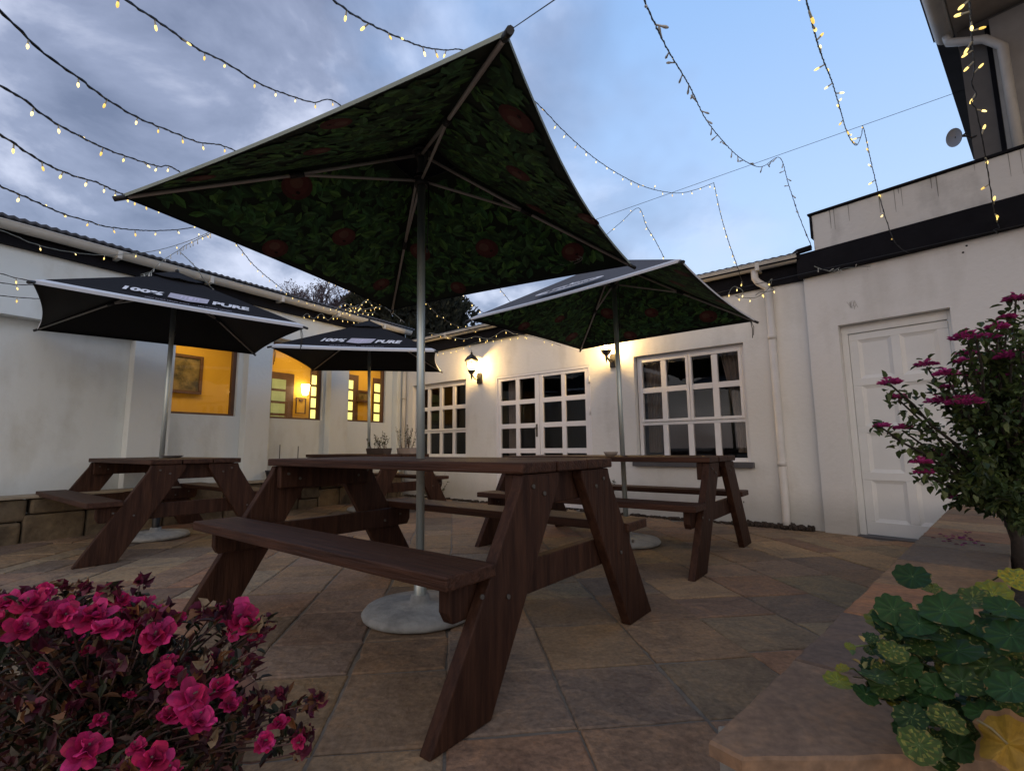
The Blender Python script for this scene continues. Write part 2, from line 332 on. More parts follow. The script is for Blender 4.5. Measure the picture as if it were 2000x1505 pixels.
# columns of slabs; joints in y differ from column to column
for i in range(len(xs) - 1):
    y = -1.2 + rnd.uniform(-.1, .1)
    if -.1 < xs[i] < 1.0: ys = [.75, 1.13, 1.53, 1.925, 2.365, 2.78]; 
    elif -.9 < xs[i] < 0: ys = [.62, 1.05, 1.50, 1.99, 2.30, 2.72]
    else: ys = []
    rows = []
    if ys: rows = [-1.0, -.6, -.2, .2] + ys; y = ys[-1]
    else: rows = [y]
    while y < 9.5: y += rnd.choice([.30, .40, .40, .42, .52, .60]); rows.append(y)
    for j in range(len(rows) - 1):
        parts = [(xs[i], xs[i + 1])]
        if rnd.random() < .16 and not ys: m_ = (xs[i] + xs[i + 1]) / 2 + rnd.uniform(-.06, .06); parts = [(xs[i], m_), (m_, xs[i + 1])]
        for a, b_ in parts:
            gp = rnd.uniform(.003, .006); J = lambda: rnd.uniform(-.006, .006)
            q = [(a + gp + J(), rows[j] + gp + J()), (b_ - gp + J(), rows[j] + gp + J()), (b_ - gp + J(), rows[j + 1] - gp + J()), (a + gp + J(), rows[j + 1] - gp + J())]
            if rnd.random() < .35:   # chipped, irregular side
                q.insert(2, ((q[1][0] + q[2][0]) / 2 + rnd.uniform(-.008, .002), (q[1][1] + q[2][1]) / 2))
            q = [rx * p[0] + ry * p[1] for p in q]; c = sum(q, Vector((0, 0))) / len(q); q = rough_edge(q)
            if not inside(c.x, c.y): continue
            base = rnd.choice(PAL); k = rnd.uniform(.80, 1.14)
            slab([(p.x, p.y) for p in q], tuple(v * k * rnd.uniform(.97, 1.03) for v in base), pat)
tag(pat.build('patio', m_slab), kind='structure')

# ================================================================== BACK BUILDING (wall B)
bb = empty('back_building', WB.P(0, 0, 0), WB.yaw)
tag(bb, 'low white rendered building with glazed double door and white paned windows under a pale gutter', 'building')
LW = (-5.215, -3.862, .69, 1.955); FD = (-3.21, -1.53, 0.0, 1.92); RW = (-.90, .39, .655, 1.952)
wall_mesh(-5.75, 1.02, -.05, 2.72, [LW, FD, RW], rec=.14).build('wall', m_wall, bb)
GBT = WB.hit(1200, 581, -.16)[1]
fb = MB(); fb.box((-5.42, -.035, 2.505), (1.0, .0, 2.70)); fb.build('fascia', m_black, bb)
sf = MB(); sf.box((-5.42, -.16, 2.70), (1.0, .05, 2.715)); sf.build('soffit', m_black, bb)
def gutter(mb, u0, u1, y0, z0, r=.062, seg=9):
    pr = [(y0 - r * math.cos(a), z0 - r * 1.05 * math.sin(a)) for a in [math.pi * k / seg for k in range(seg + 1)]]
    n = len(pr)
    vs = [(u0, p[0], p[1]) for p in pr] + [(u1, p[0], p[1]) for p in pr]
    mb.add(vs, [(i, i + 1, n + i + 1, n + i) for i in range(n - 1)], 0, None, True)
    pi_ = [(y0 - (r - .004) * math.cos(a), z0 - (r - .004) * 1.05 * math.sin(a)) for a in [math.pi * k / seg for k in range(seg + 1)]]
    vs = [(u0, p[0], p[1]) for p in pi_] + [(u1, p[0], p[1]) for p in pi_]; mb.add(vs, [(n + i, n + i + 1, i + 1, i) for i in range(n - 1)], 0, None, True)
    mb.tube([(u0, y0 - r, z0), (u1, y0 - r, z0)], .006, 6)
    mb.add([(u0, p[0], p[1]) for p in pr], [tuple(range(n))]); mb.add([(u1, p[0], p[1]) for p in pr], [tuple(range(n))[::-1]])
gm = MB(); gutter(gm, -5.36, .985, -.105, 2.745)
for u in (.62, -.9, -2.6, -4.2): gm.box((u - .02, -.172, 2.665), (u + .02, -.035, 2.752))
gm.build('gutter', m_gutter, bb)
rf = MB(); n_ = 90; vs = []; fs = []
for i in range(n_ * 2 + 1):
    u = -5.9 + 6.9 * i / (n_ * 2); h = .004 * math.cos(math.pi * i)
    vs += [(u, -.14, 2.775 + h), (u, 4.2, 3.25 + h), (u, 4.2, 3.235 + h), (u, -.14, 2.762 + h)]
for i in range(n_ * 2):
    a = 4 * i; fs += [(a, a + 4, a + 5, a + 1), (a + 3, a + 2, a + 6, a + 7), (a, a + 3, a + 7, a + 4)]
rf.add(vs, fs); rf.build('roof', m_roof, bb)
# windows -------------------------------------------------
def bars(mb, rect, y0, y1):
    for a in rect: mb.box((a[0], y0, a[2]), (a[1], y1, a[3]))
def paned_window(parent, x0, x1, z0, z1, cols, rows, casements, y=.075, fixed=None):
    w_ = empty('window', (0, 0, 0), 0, parent)
    fr = MB(); bars(fr, [(x0 - .0, x0 + .045, z0, z1), (x1 - .045, x1, z0, z1), (x0 + .045, x1 - .045, z1 - .045, z1), (x0 + .045, x1 - .045, z0, z0 + .04)], y, y + .06)
    fr.build('frame', m_trim, w_, bevel=.004)
    for (a, b_, c, d) in casements:
        s = MB(); t = .032
        bars(s, [(a, a + t, c, d), (b_ - t, b_, c, d), (a + t, b_ - t, d - t, d), (a + t, b_ - t, c, c + t)], y - .012, y + .045)
        m0 = (a + b_) / 2; r0 = (c + d) / 2; s.box((m0 - .033, y - .004, c + t), (m0 + .033, y + .04, d - t)); s.box((a + t, y - .0065, r0 - .033), (m0 - .033, y + .04, r0 + .033)); s.box((m0 + .033, y - .0065, r0 - .033), (b_ - t, y + .04, r0 + .033))
        s.build('sash', m_trim, w_, bevel=.004)
    if fixed:
        a, b_, c, d, n = fixed; s = MB(); st = (b_ - a) / n
        for k in range(1, n): s.box((a + st * k - .032, y, c), (a + st * k + .032, y + .045, d))
        s.box((a, y, d), (b_, y + .055, d + .035)); s.build('glazing_bars', m_trim, w_, bevel=.004)
    gl = MB(); gl.add([(x0 + .03, y + .02, z0 + .03), (x1 - .03, y + .02, z0 + .03), (x1 - .03, y + .02, z1 - .03), (x0 + .03, y + .02, z1 - .03)], [(0, 1, 2, 3)]); gl.build('pane', m_glass, w_)
    return w_
x0, x1 = RW[0] + .03, RW[1] - .0
paned_window(bb, RW[0] + .012, RW[1] - .004, RW[2], RW[3] - .004, 4, 3, [(-.855, -.243, 1.125, 1.905), (-.238, .346, 1.125, 1.905)], fixed=(-.855, .346, .695, 1.085, 4))
paned_window(bb, LW[0] + .004, LW[1] - .004, LW[2], LW[3] - .004, 4, 3, [(-5.17, -4.535, 1.125, 1.905), (-4.53, -3.90, 1.125, 1.905)], fixed=(-5.17, -3.90, .73, 1.085, 4))
sl = MB(); sl.box((-.935, -.075, .592), (.425, .13, .652)); sl.build('window_sill', m_sill, bb, bevel=.004)
sl = MB(); sl.box((-5.24, -.05, .64), (-3.84, .13, .688)); sl.build('window_sill', m_trim, bb, bevel=.004)
dd = empty('double_door', (0, 0, 0), 0, bb)
s = MB(); bars(s, [(FD[0] + .002, FD[0] + .03, .0, 1.918), (FD[1] - .03, FD[1] - .002, 0, 1.918), (FD[0] + .03, FD[1] - .03, 1.885, 1.918)], .002, .07); s.build('frame', m_trim, dd, bevel=.003)
for a, b_ in ((-3.176, -2.386), (-2.378, -1.564)):
    s = MB(); t = .058; ty = .012
    bars(s, [(a, a + t, .02, 1.882), (b_ - t - (.02 if a < -3 else 0), b_, .02, 1.882)], ty, ty + .04)
    i0, i1 = a + t, b_ - t - (.02 if a < -3 else 0); m0 = (i0 + i1) / 2
    s.box((i0, ty, 1.842), (i1, ty + .04, 1.882)); s.box((i0, ty, .02), (i1, ty + .04, .42))
    s.box((m0 - .034, ty + .003, .42), (m0 + .034, ty + .037, 1.842))
    for z in (1.50, 1.145, .78):
        s.box((i0, ty + .001, z - .034), (m0 - .034, ty + .038, z + .034)); s.box((m0 + .034, ty + .001, z - .034), (i1, ty + .038, z + .034))
    lf = s.build('door_leaf', m_trim, dd, bevel=.003)
    gl = MB(); gl.add([(i0 - .01, ty + .02, .4), (i1 + .01, ty + .02, .4), (i1 + .01, ty + .02, 1.85), (i0 - .01, ty + .02, 1.85)], [(0, 1, 2, 3)]); gl.build('pane', m_glass, lf)
    if a < -3:
        h = MB(); h.tube([(b_ - .05, ty - .005, 1.11), (b_ - .05, -.035, 1.11), (b_ - .05, -.04, 1.10), (b_ - .12, -.042, 1.10)], .007, 8); h.box((b_ - .065, ty - .006, .98), (b_ - .035, ty - .001, 1.16)); h.build('handle', m_bolt, lf)
for z in (1.3, .62, 1.72):
    h = MB(); h.tube([(-1.545, -.004, z - .05), (-1.545, -.004, z + .05)], .008, 8); h.build('hinge', m_trim, dd)
# dark room behind
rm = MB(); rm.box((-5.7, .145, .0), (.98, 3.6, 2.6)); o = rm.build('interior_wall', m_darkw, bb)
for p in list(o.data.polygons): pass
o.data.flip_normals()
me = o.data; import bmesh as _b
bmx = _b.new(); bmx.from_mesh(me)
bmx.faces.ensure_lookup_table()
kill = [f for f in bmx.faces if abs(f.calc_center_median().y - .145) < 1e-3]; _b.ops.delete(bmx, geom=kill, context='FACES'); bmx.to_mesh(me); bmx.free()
def curtain(u0, u1, z0, z1, y, parent, k=9, taper=0.0, amp=.02):
    c = MB(); vs = []; n = k * 6; m_ = 10
    for j in range(m_ + 1):
        f = j / m_; z = z1 + (z0 - z1) * f; sh = math.sin(f * math.pi * .5) * taper
        for i in range(n + 1):
            s_ = i / n; u = u0 + (u1 - u0) * s_ * (1 - abs(sh)) + (abs(sh) * (u1 - u0) if sh < 0 else 0); vs.append((u, y + amp * math.sin(s_ * k * 2 * math.pi + j * .15), z))
    fs = [(j * (n + 1) + i, j * (n + 1) + i + 1, (j + 1) * (n + 1) + i + 1, (j + 1) * (n + 1) + i) for j in range(m_) for i in range(n)]
    c.add(vs, fs, 0, None, True); c.build('curtain', m_curt, parent)
curtain(-.84, -.52, .75, 1.9, .22, bb, 6, .45); curtain(.08, .34, .75, 1.9, .22, bb, 5, -.5); curtain(-3.12, -2.83, .1, 1.86, .20, bb, 6, .35)
# downpipe on the right and in the corner
dp = MB()
ut = .655
dp.tube([(ut - .075, -.105, 2.70), (ut - .075, -.105, 2.60), (ut - .05, -.095, 2.555), (ut + .02, -.06, 2.50), (ut + .035, -.055, 2.46)], .036, 14); dp.tube([(ut + .035, -.055, 2.47), (ut + .04, -.055, 0.09), (ut + .04, -.075, .03)], .038, 16)
for z in (1.93, .62): dp.tube([(ut + .037, -.055, z), (ut + .037, -.055, z + .045)], .043, 16)
dp.build('downpipe', m_pipe, bb)
dp = MB(); dp.tube([(-5.40, -.05, 2.65), (-5.40, -.05, .05)], .034, 14); dp.tube([(-5.40, -.05, 1.72), (-5.40, -.05, 1.76)], .04, 14); dp.build('downpipe', m_gutter, bb)

# ================================================================== DOOR WING (wall C)
cb = empty('door_wing', WC.P(0, 0, 0), WC.yaw); tag(cb, 'white flat roofed wing with a black band, stained parapet and a recessed panelled door', 'building')
DC = (.238, 1.05, 0.0, 1.967)
wall_mesh(-.02, 4.6, -.05, 2.50, [DC], rec=.13, th=1.2).build('wall', m_wallC, cb)
s = MB(); s.add([(-.02, 0, -.05), (-.02, .6, -.05), (-.02, .6, 2.5), (-.02, 0, 2.5)], [(3, 2, 1, 0)]); s.build('wall_return', m_wallC, cb)
s = MB(); s.box((-.05, -.07, 2.502), (4.6, 1.2, 2.745)); s.build('black_band', m_black, cb, bevel=.006)
pz = WC.hit(1652, 398, .0)[1]
s = MB(); s.box((.10, .0, 2.748), (4.6, .16, 3.135)); s.build('parapet', plaster('stained_parapet', (.66, .65, .62), dirt=(.16, .155, .145), amt=.7), cb, bevel=.01)
s = MB(); s.box((.07, -.025, 3.137), (4.6, .18, 3.155)); s.box((.082, -.012, 2.9), (.098, .16, 3.136))
s.build('flashing', m_black, cb)
s = MB(); s.tube([(-.07, -.05, 2.76), (-.04, -.03, 2.79), (.08, -.02, 2.80)], .03, 8); s.build('flashing_roll', m_black, cb)
s = MB(); rn = random.Random(17)
for k in range(16):
    u = rn.uniform(.15, 1.9); l = rn.uniform(.04, .22); w0 = rn.uniform(.003, .008); s.add([(u, -.0025, 3.13), (u + w0, -.0025, 3.13), (u + w0 * .7, -.0025, 3.13 - l), (u + w0 * .3, -.0025, 3.13 - l)], [(3, 2, 1, 0)])
s.build('rain_streaks', mat('rain_streak', (.20, .195, .18), rough=.95), cb)
s = MB(); u0_, z0_ = WC.hit(1668, 602)
for k in range(9):
    a = rn.uniform(-.9, .6); l = rn.uniform(.03, .09); x_ = u0_ + rn.uniform(-.03, .03); z_ = z0_ + rn.uniform(-.03, .03)
    s.add([(x_, -.0025, z_), (x_ + .006, -.0025, z_ - .004), (x_ + .004 + l * math.sin(a), -.0025, z_ + l * math.cos(a)), (x_ + l * math.sin(a), -.0025, z_ + l * math.cos(a))], [(0, 1, 2, 3)])
s.build('scuff', mat('scuffed_paint', (.42, .41, .39), rough=.95), cb)
# panelled door
dr = empty('door', (0, 0, 0), 0, cb)
s = MB(); bars(s, [(DC[0] + .001, DC[0] + .052, 0.0, 1.965), (DC[1] - .03, DC[1] - .001, 0.0, 1.965), (DC[0] + .052, DC[1] - .03, 1.885, 1.965)], .085, .13); s.build('frame', m_door, dr, bevel=.003)
s = MB(); a, b_ = .292, 1.016; y0 = .105; rows = [(1.45, 1.815), (1.0, 1.378), (.575, .936), (.13, .50)]
cols_ = [(.362, .612), (.682, .938)]
zs = [.012] + [v for r_ in sorted(rows) for v in r_] + [1.882]
for k in range(0, len(zs), 2): s.box((a, y0, zs[k]), (b_, y0 + .04, zs[k + 1]))
for z0, z1 in rows: 
    for ua, ub in ((a, cols_[0][0]), (cols_[0][1], cols_[1][0]), (cols_[1][1], b_)): s.box((ua, y0, z0), (ub, y0 + .04, z1))
s.build('door_leaf', m_door, dr, bevel=.004)
for z0, z1 in rows:
    for ua, ub in cols_:
        q = MB(); i = .028
        o4 = [(ua - .002, z0 - .002), (ub + .002, z0 - .002), (ub + .002, z1 + .002), (ua - .002, z1 + .002)]; i4 = [(ua + i, z0 + i), (ub - i, z0 + i), (ub - i, z1 - i), (ua + i, z1 - i)]
        q.add([(p[0], y0 + .006, p[1]) for p in o4] + [(p[0], y0 + .018, p[1]) for p in i4], [(0, 1, 5, 4), (1, 2, 6, 5), (2, 3, 7, 6), (3, 0, 4, 7), (4, 5, 6, 7)]); q.build('door_panel', m_door, dr)
s = MB(); s.box((.24, -.02, -.02), (1.05, .1, .008)); s.build('threshold', m_sill, dr)
s = MB(); s.lathe([(0, 0), (.012, 0), (.012, .004), (0, .004)], 10, 0, (0, 0, 0)); 
for px in ((1888, 480), (1881, 493)):
    u, z = WC.hit(*px); k = MB(); k.tube([(u, -.002, z), (u, .03, z)], .008, 8); k.build('vent_hole', m_black, cb)

# ================================================================== LEFT BUILDING (wall L)
lb = empty('left_building', WL.P(0, 0, 0), WL.yaw); tag(lb, 'long white side building with pilasters, three lit unpainted timber windows and a corrugated roof', 'building')
REC = .14
WN = [(-3.87, -2.965, 1.275, 2.40), (-2.60, -1.628, 1.275, 2.40), (-1.27, -.312, 1.285, 2.40)]
wl = MB()
wl0 = wall_mesh(-9.5, 0.02, -.05, 2.45, WN, rec=.10); vs = [(v[0], v[1] + REC, v[2]) for v in wl0.v]; wl.add(vs, wl0.f)
wl.build('wall', m_wallL, lb)
wl = MB(); wl.box((-9.5, 0, 2.135), (-4.2, REC - .003, 3.0)); wl.box((-4.2, 0, 2.42), (.02, REC - .003, 3.0))
wl.build('upper_wall', m_wallL, lb)
for a, b_ in ((-4.198, -3.79), (-2.905, -2.565), (-1.585, -1.24), (-.16, .03)):
    s = MB(); s.box((a, .001, -.05), (b_, REC - .002, 2.418)); s.build('pilaster', m_wallL, lb, bevel=.006)
s = MB(); s.box((-9.5, -.05, 2.80), (-.05, -.002, 2.98)); s.build('fascia', m_black, lb)
s = MB(); s.box((-9.5, -.19, 2.98), (-.02, .02, 2.992)); s.build('soffit', m_black, lb)
gm = MB(); gutter(gm, -9.5, .0, -.125, 2.985, .068)
for k in range(9): gm.box((-.7 - k * .95, -.198, 2.90), (-.66 - k * .95, -.05, 2.99))
gm.build('gutter', m_gutter, lb)
s = MB(); vs = []; fs = []; nn = 126
for i in range(nn * 2 + 1):
    u = -9.5 + 9.6 * i / (nn * 2); h = .008 * math.cos(math.pi * i)
    vs += [(u, -.16, 3.05 + h), (u, 4.4, 3.75 + h), (u, 4.4, 3.735 + h), (u, -.16, 3.025 + h)]
for i in range(nn * 2):
    a = 4 * i; fs += [(a, a + 4, a + 5, a + 1), (a + 3, a + 2, a + 6, a + 7), (a, a + 3, a + 7, a + 4)]
s.add(vs, fs); s.build('roof', m_roof, lb)
for (a, b_, c, d) in WN:
    w_ = empty('window', (0, 0, 0), 0, lb); y = REC + .045
    fr = MB(); t = .05; bars(fr, [(a + .002, a + t, c + .002, d - .002), (b_ - t, b_ - .002, c + .002, d - .002), (a + t, b_ - t, d - .04, d - .002), (a + t, b_ - t, c + .002, c + .03)], y, y + .055); fr.build('frame', m_winwood, w_, bevel=.003)
    gl = MB(); gl.add([(a + .03, y + .03, c + .02), (b_ - .03, y + .03, c + .02), (b_ - .03, y + .03, d - .02), (a + .03, y + .03, d - .02)], [(0, 1, 2, 3)]); gl.build('pane', m_glassL, w_)
# lit room behind
IY = 1.5
s = MB(); a0, a1, y0, y1, z0, z1 = -9.0, 1.6, REC + .12, IY, .2, 2.75
s.add([(a0, y1, z0), (a1, y1, z0), (a1, y1, z1), (a0, y1, z1)], [(0, 1, 2, 3)]); s.add([(a0, y0, z0), (a0, y1, z0), (a0, y1, z1), (a0, y0, z1)], [(0, 1, 2, 3)]); s.add([(a1, y0, z0), (a1, y1, z0), (a1, y1, z1), (a1, y0, z1)], [(3, 2, 1, 0)])
s.build('interior_wall', m_ochre, lb)
s = MB(); s.add([(a0, y0, z1), (a1, y0, z1), (a1, y1, z1), (a0, y1, z1)], [(3, 2, 1, 0)]); s.add([(a0, y0, z0), (a1, y0, z0), (a1, y1, z0), (a0, y1, z0)], [(0, 1, 2, 3)]); s.build('interior_ceiling', mat('ceiling', (.42, .32, .2), rough=.9), lb)
m_pic = mat('landscape_painting', (.03, .028, .018), rough=.35, col2=(.30, .22, .09), vscale=4.5)
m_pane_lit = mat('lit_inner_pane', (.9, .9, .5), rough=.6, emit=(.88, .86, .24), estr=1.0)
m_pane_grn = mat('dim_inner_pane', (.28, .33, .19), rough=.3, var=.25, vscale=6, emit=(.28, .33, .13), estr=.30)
def pic(name, u0, u1, z0, z1, parent):
    f = MB(); t = .045
    bars(f, [(u0, u0 + t, z0, z1), (u1 - t, u1, z0, z1), (u0 + t, u1 - t, z1 - t, z1), (u0 + t, u1 - t, z0, z0 + t)], IY - .05, IY - .012); o = f.build(name, m_winwood, parent, bevel=.004)
    p = MB(); p.add([(u0 + t, IY - .03, z0 + t), (u1 - t, IY - .03, z0 + t), (u1 - t, IY - .03, z1 - t), (u0 + t, IY - .03, z1 - t)], [(0, 1, 2, 3)]); p.build('canvas', m_pic, o)
pic('picture_frame', -3.36, -2.80, 1.67, 2.25, lb); pic('picture_frame', .14, .47, 1.78, 2.02, lb)
def innerpanes(u0, u1, z0, z1, n, m, dark=(0, 0)):
    f = MB(); f.box((u0 - dark[0], IY - .03, z0 - .06), (u1 + dark[1], IY - .01, z1 + .1)); o = f.build('inner_door', m_winwood, lb); h = (z1 - z0) / n
    for k in range(n):
        p = MB(); p.box((u0, IY - .036, z0 + h * k + .022), (u1, IY - .031, z0 + h * (k + 1) - .022)); p.build('inner_pane', m, o)
innerpanes(-1.68, -1.42, 1.22, 2.07, 4, m_pane_grn, (.08, .16)); innerpanes(-.905, -.775, 1.36, 2.22, 4, m_pane_lit, (.02, .03))
innerpanes(-.11, .04, 1.36, 2.22, 4, m_pane_lit, (.02, .14)); innerpanes(.60, .80, 1.36, 2.22, 4, m_pane_lit, (.03, .03))
s = MB(); bars(s, [(-1.20, -1.185, 1.47, 1.76), (-1.015, -1.0, 1.47, 1.76), (-1.185, -1.015, 1.745, 1.76), (-1.185, -1.015, 1.47, 1.485)], IY - .03, IY - .012); s.box((-1.13, IY - .028, 1.70), (-1.06, IY - .012, 1.725)); s.build('notice_frame', m_winwood, lb)
s = MB(); s.lathe([(.03, -.10), (.05, -.08), (.075, .08), (.06, .10)], 8, 0, (-1.09, IY - .12, 1.90)); s.build('inner_wall_lamp', m_lampgl, lb)
for i, (u, e_) in enumerate(((-3.2, 11), (-1.4, 9), (.3, 12))):
    ld = bpy.data.lights.new('room_light', 'AREA'); ld.energy = e_; ld.color = (1, .70, .28); ld.size = .5; ld.shape = 'DISK'
    lo = bpy.data.objects.new('room_light', ld); COL.objects.link(lo); lo.location = WL.P(u, .85, 2.72)
# low stone planter along the left wall
sp = empty('stone_ledge', WL.P(0, 0, 0), WL.yaw); tag(sp, 'low rubble stone ledge running along the foot of the left wall', 'planter')
s = MB(); rr = random.Random(3); u = -9.4
while u < -.25:
    l = rr.uniform(.22, .5)
    zc_ = rr.choice((.13, .19, .25)); sh = rr.uniform(-.05, .05)
    for z0, z1, k_ in ((-.03, zc_, 0), (zc_, .395, sh)):
        s.box((u + .006 + k_, -.225 - rr.uniform(0, .03), z0 + .004), (min(u + l + k_ * .6, -.25) - .006, -.02, z1 - .004))
    u += l
s.build('stonework', m_stone, sp, bevel=.02)
s = MB(); s.box((-9.4, -.262, .398), (-.25, .0, .425)); s.build('coping', mat('ledge_coping', (.30, .25, .18), rough=.8, var=.25, vscale=7, bump=.3), sp, bevel=.006)

# ================================================================== UPPER BUILDING (right)
ub = empty('upper_building', (0, 0, 0), 0); tag(ub, 'taller dark rendered house whose gutter and eaves hang over the parapet', 'building')
DC_, NC_ = WC.d, WC.n
P0 = Vector((4.19, 4.10, 0)); ub.location = P0; ub.rotation_euler = (0, 0, WC.yaw)
zt = 4.66
s = MB(); s.box((0.0, .0, 2.6), (3.8, 3.0, zt - .02)); s.build('wall', m_upw, ub)
s = MB(); s.box((-.02, -5.2, zt), (3.9, 3.1, zt + .05)); s.build('eaves', m_soff, ub)
s = MB(); s.box((-.16, -5.2, zt + .052), (3.9, 3.1, zt + .16)); s.build('roof', m_roof, ub)
gm = MB()
pr = [(-.09 - .075 * math.cos(a), zt + .055 - .10 * math.sin(a)) for a in [math.pi * k / 8 for k in range(9)]]; n = 9
gm.add([(p[0], -5.2, p[1]) for p in pr] + [(p[0], .06, p[1]) for p in pr], [(i + 1, i, n + i, n + i + 1) for i in range(n - 1)], 0, None, True); gm.add([(p[0], .06, p[1]) for p in pr], [tuple(range(n))])
gm.build('gutter', m_gutter, ub)
gm = MB(); gm.box((-.175, -5.2, zt + .05), (-.165, .1, zt + .18)); gm.build('gutter_trim', mat('rust_trim', (.06, .03, .04), rough=.7), ub)
s = MB(); s.tube([(-.07, -.05, zt - .04), (-.06, -.06, zt - .12), (.08, -.09, zt - .22), (.17, -.12, zt - .28), (.27, -.12, zt - .42), (.28, -.12, 2.7)], .036, 12); s.build('downpipe', m_gutter, ub)
s = MB(); s.box((.175, -.012, 2.7), (.205, -.002, zt - .1)); s.build('painted_shadow_gap', m_black, ub)  # flat black strip painted in for the shade of a gap
s = MB(); s.box((.21, -.03, 2.7), (3.6, -.002, zt - .06)); s.build('wall_panel', mat('grey_panel', (.38, .37, .35), rough=.85, var=.15), ub)
# satellite dish on the edge of that house
dp_ = at(1867, 268, 4.15); dsh = empty('satellite_dish', dp_); tag(dsh, 'small grey satellite dish on a hooked arm at the corner of the upper house', 'dish')
s = MB(); Mx = Vector((-.95, .05, -.22)).to_track_quat('Z', 'Y').to_matrix().to_4x4() @ Matrix.Scale(1.05, 4)
pf = [(0.001, .0), (.025, .002), (.05, .008), (.072, .018)]
tmp = MB(); tmp.lathe(pf, 20); s.add([Mx @ Vector(v) for v in tmp.v], tmp.f, 0, None, True); tmp = MB(); tmp.lathe([(r_, z - .004) for r_, z in pf], 20); s.add([Mx @ Vector(v) for v in tmp.v], [f[::-1] for f in tmp.f], 0, None, True)
s.build('reflector', mat('dish_grey', (.22, .25, .3), rough=.5), dsh)
e1 = at(1905, 262, 4.25) - dp_; s = MB(); s.tube([(0, 0, 0), e1 * .35, e1 * .55 + Vector((0, 0, -.005)), e1 * .75 + Vector((0, 0, -.03)), e1 + Vector((0, 0, -.02))], .009, 8); s.tube([e1 * .3, e1 * .6 + Vector((0, 0, .03))], .008, 6); s.build('arm', m_iron, dsh)

# ================================================================== LANTERNS
m_panel = glow_glass('lit_lantern_glass', (1, .74, .36), .75, .93)
def lantern(u, z, label):
    t = empty('wall_lantern', WB.P(u, 0, z), WB.yaw); tag(t, label, 'wall lamp', 'coach lanterns on the back wall')
    s = MB(); s.prism([(-.045, -.09), (.045, -.09), (.05, -.07), (.05, .06), (.03, .09), (-.03, .09), (-.05, .06), (-.05, -.07)], 1, -.03, -.002); s.build('wall_plate', m_iron, t, bevel=.006)
    s = MB(); s.tube([(0, -.03, .0), (0, -.07, -.03), (0, -.12, -.02), (0, -.17, .02), (0, -.20, .04)], .011, 8); s.tube([(0, -.2, .05), (0, -.2, -.01), (0, -.2, -.05)], [.02, .013, .003], 8); s.tube([(0, -.05, -.01), (0, -.09, .02), (0, -.12, -.01)], .006, 6); s.build('arm', m_iron, t)
    def ring(r, z): return [(r * math.cos(math.pi / 3 * k + .26), -.2 + r * math.sin(math.pi / 3 * k + .26), z) for k in range(6)]
    s = MB(); prof = [(.02, .045), (.05, .07), (.064, .10), (.070, .105), (.0605, .112)]
    for i in range(len(prof) - 1): s.add(ring(*prof[i]) + ring(*prof[i + 1]), [(k, (k + 1) % 6, 6 + (k + 1) % 6, 6 + k) for k in range(6)])
    for k in range(6): s.tube([ring(.060, .11)[k], ring(.098, .255)[k]], .0045, 5)
    prof = [(.100, .252), (.125, .262), (.118, .272), (.075, .325), (.03, .355), (.015, .37), (.022, .385), (.006, .40), (.002, .435)]
    for i in range(len(prof) - 1): s.add(ring(*prof[i]) + ring(*prof[i + 1]), [(k, (k + 1) % 6, 6 + (k + 1) % 6, 6 + k) for k in range(6)])
    s.add(ring(.10, .252), [(5, 4, 3, 2, 1, 0)])
    s.build('cage', m_iron, t)
    s = MB()
    s.lathe([(.001, .115), (.018, .12), (.028, .15), (.028, .19), (.012, .225), (.001, .23)], 12, 0, (0, -.2, 0)); s.build('bulb', m_lampgl, t)
    s = MB(); a_ = ring(.058, .113); b_ = ring(.096, .25); s.add(a_ + b_, [(k, (k + 1) % 6, 6 + (k + 1) % 6, 6 + k) for k in range(6)])
    s.build('glass_panel', m_panel, t)
    ld = bpy.data.lights.new('lantern_light', 'POINT'); ld.energy = 30; ld.color = (1, .60, .20); ld.shadow_soft_size = .03
    lo = bpy.data.objects.new('lantern_light', ld); COL.objects.link(lo); lo.location = WB.P(u, -.2, z + .175)
lantern(-3.54, 1.93, 'lit black coach lantern between the left window and the glazed double door')
lantern(-1.17, 1.93, 'lit black coach lantern beside the right window, half behind a parasol pole')

# ================================================================== PICNIC TABLES
def make_table():
    t = empty('picnic_table'); t['category'] = 'picnic table'
    s = MB(); L = .93
    for a, b_ in ((-.342, -.121), (-.113, .109), (.117, .342)):
        e_ = random.uniform(-.008, .008); s.box((-L + e_, a, .736), (L + e_, b_, .778 + random.uniform(-.002, .002)))
    s.build('tabletop', m_wood, t, bevel=.006)
    for sg in (-1, 1):
        s = MB(); s.box((-L, min(sg * .49, sg * .71), .422), (L, max(sg * .49, sg * .71), .466)); s.build('seat', m_wood, t, bevel=.006)
    for su in (-1, 1):
        for sv in (-1, 1):
            f = lambda v, z: (sv * v, z)
            poly = [f(.755, 0), f(.50, 0), f(.085, .70), f(.085, .733), f(.325, .733), f(.34, .69)]
            if sv > 0: poly = poly[::-1]
            s = MB(); s.prism(poly, 0, min(su * .872, su * .918), max(su * .872, su * .918)); s.build('leg', m_wood2, t, bevel=.005)
            s = MB()
            for (v, z) in ((.42, .345), (.55, .375), (.20, .66), (.27, .69)):
                for x_ in (su * .920, su * .822):
                    s.tube([(x_, sv * v, z), (x_ + (.006 if (x_ > 0) == (abs(x_) > .9) else -.006), sv * v, z)], .008, 8)
            s.build('bolts', m_bolt, t)
        x0_, x1_ = sorted((su * .868, su * .824))
        s = MB(); s.prism([(-.64, .42), (-.64, .335), (-.62, .30), (.62, .30), (.64, .335), (.64, .42)][::-1], 0, x0_, x1_); s.build('cross_beam', m_wood2, t, bevel=.005)
        s = MB(); s.box((x0_, -.315, .61), (x1_, .315, .734)); s.build('top_beam', m_wood2, t, bevel=.005)
    return t
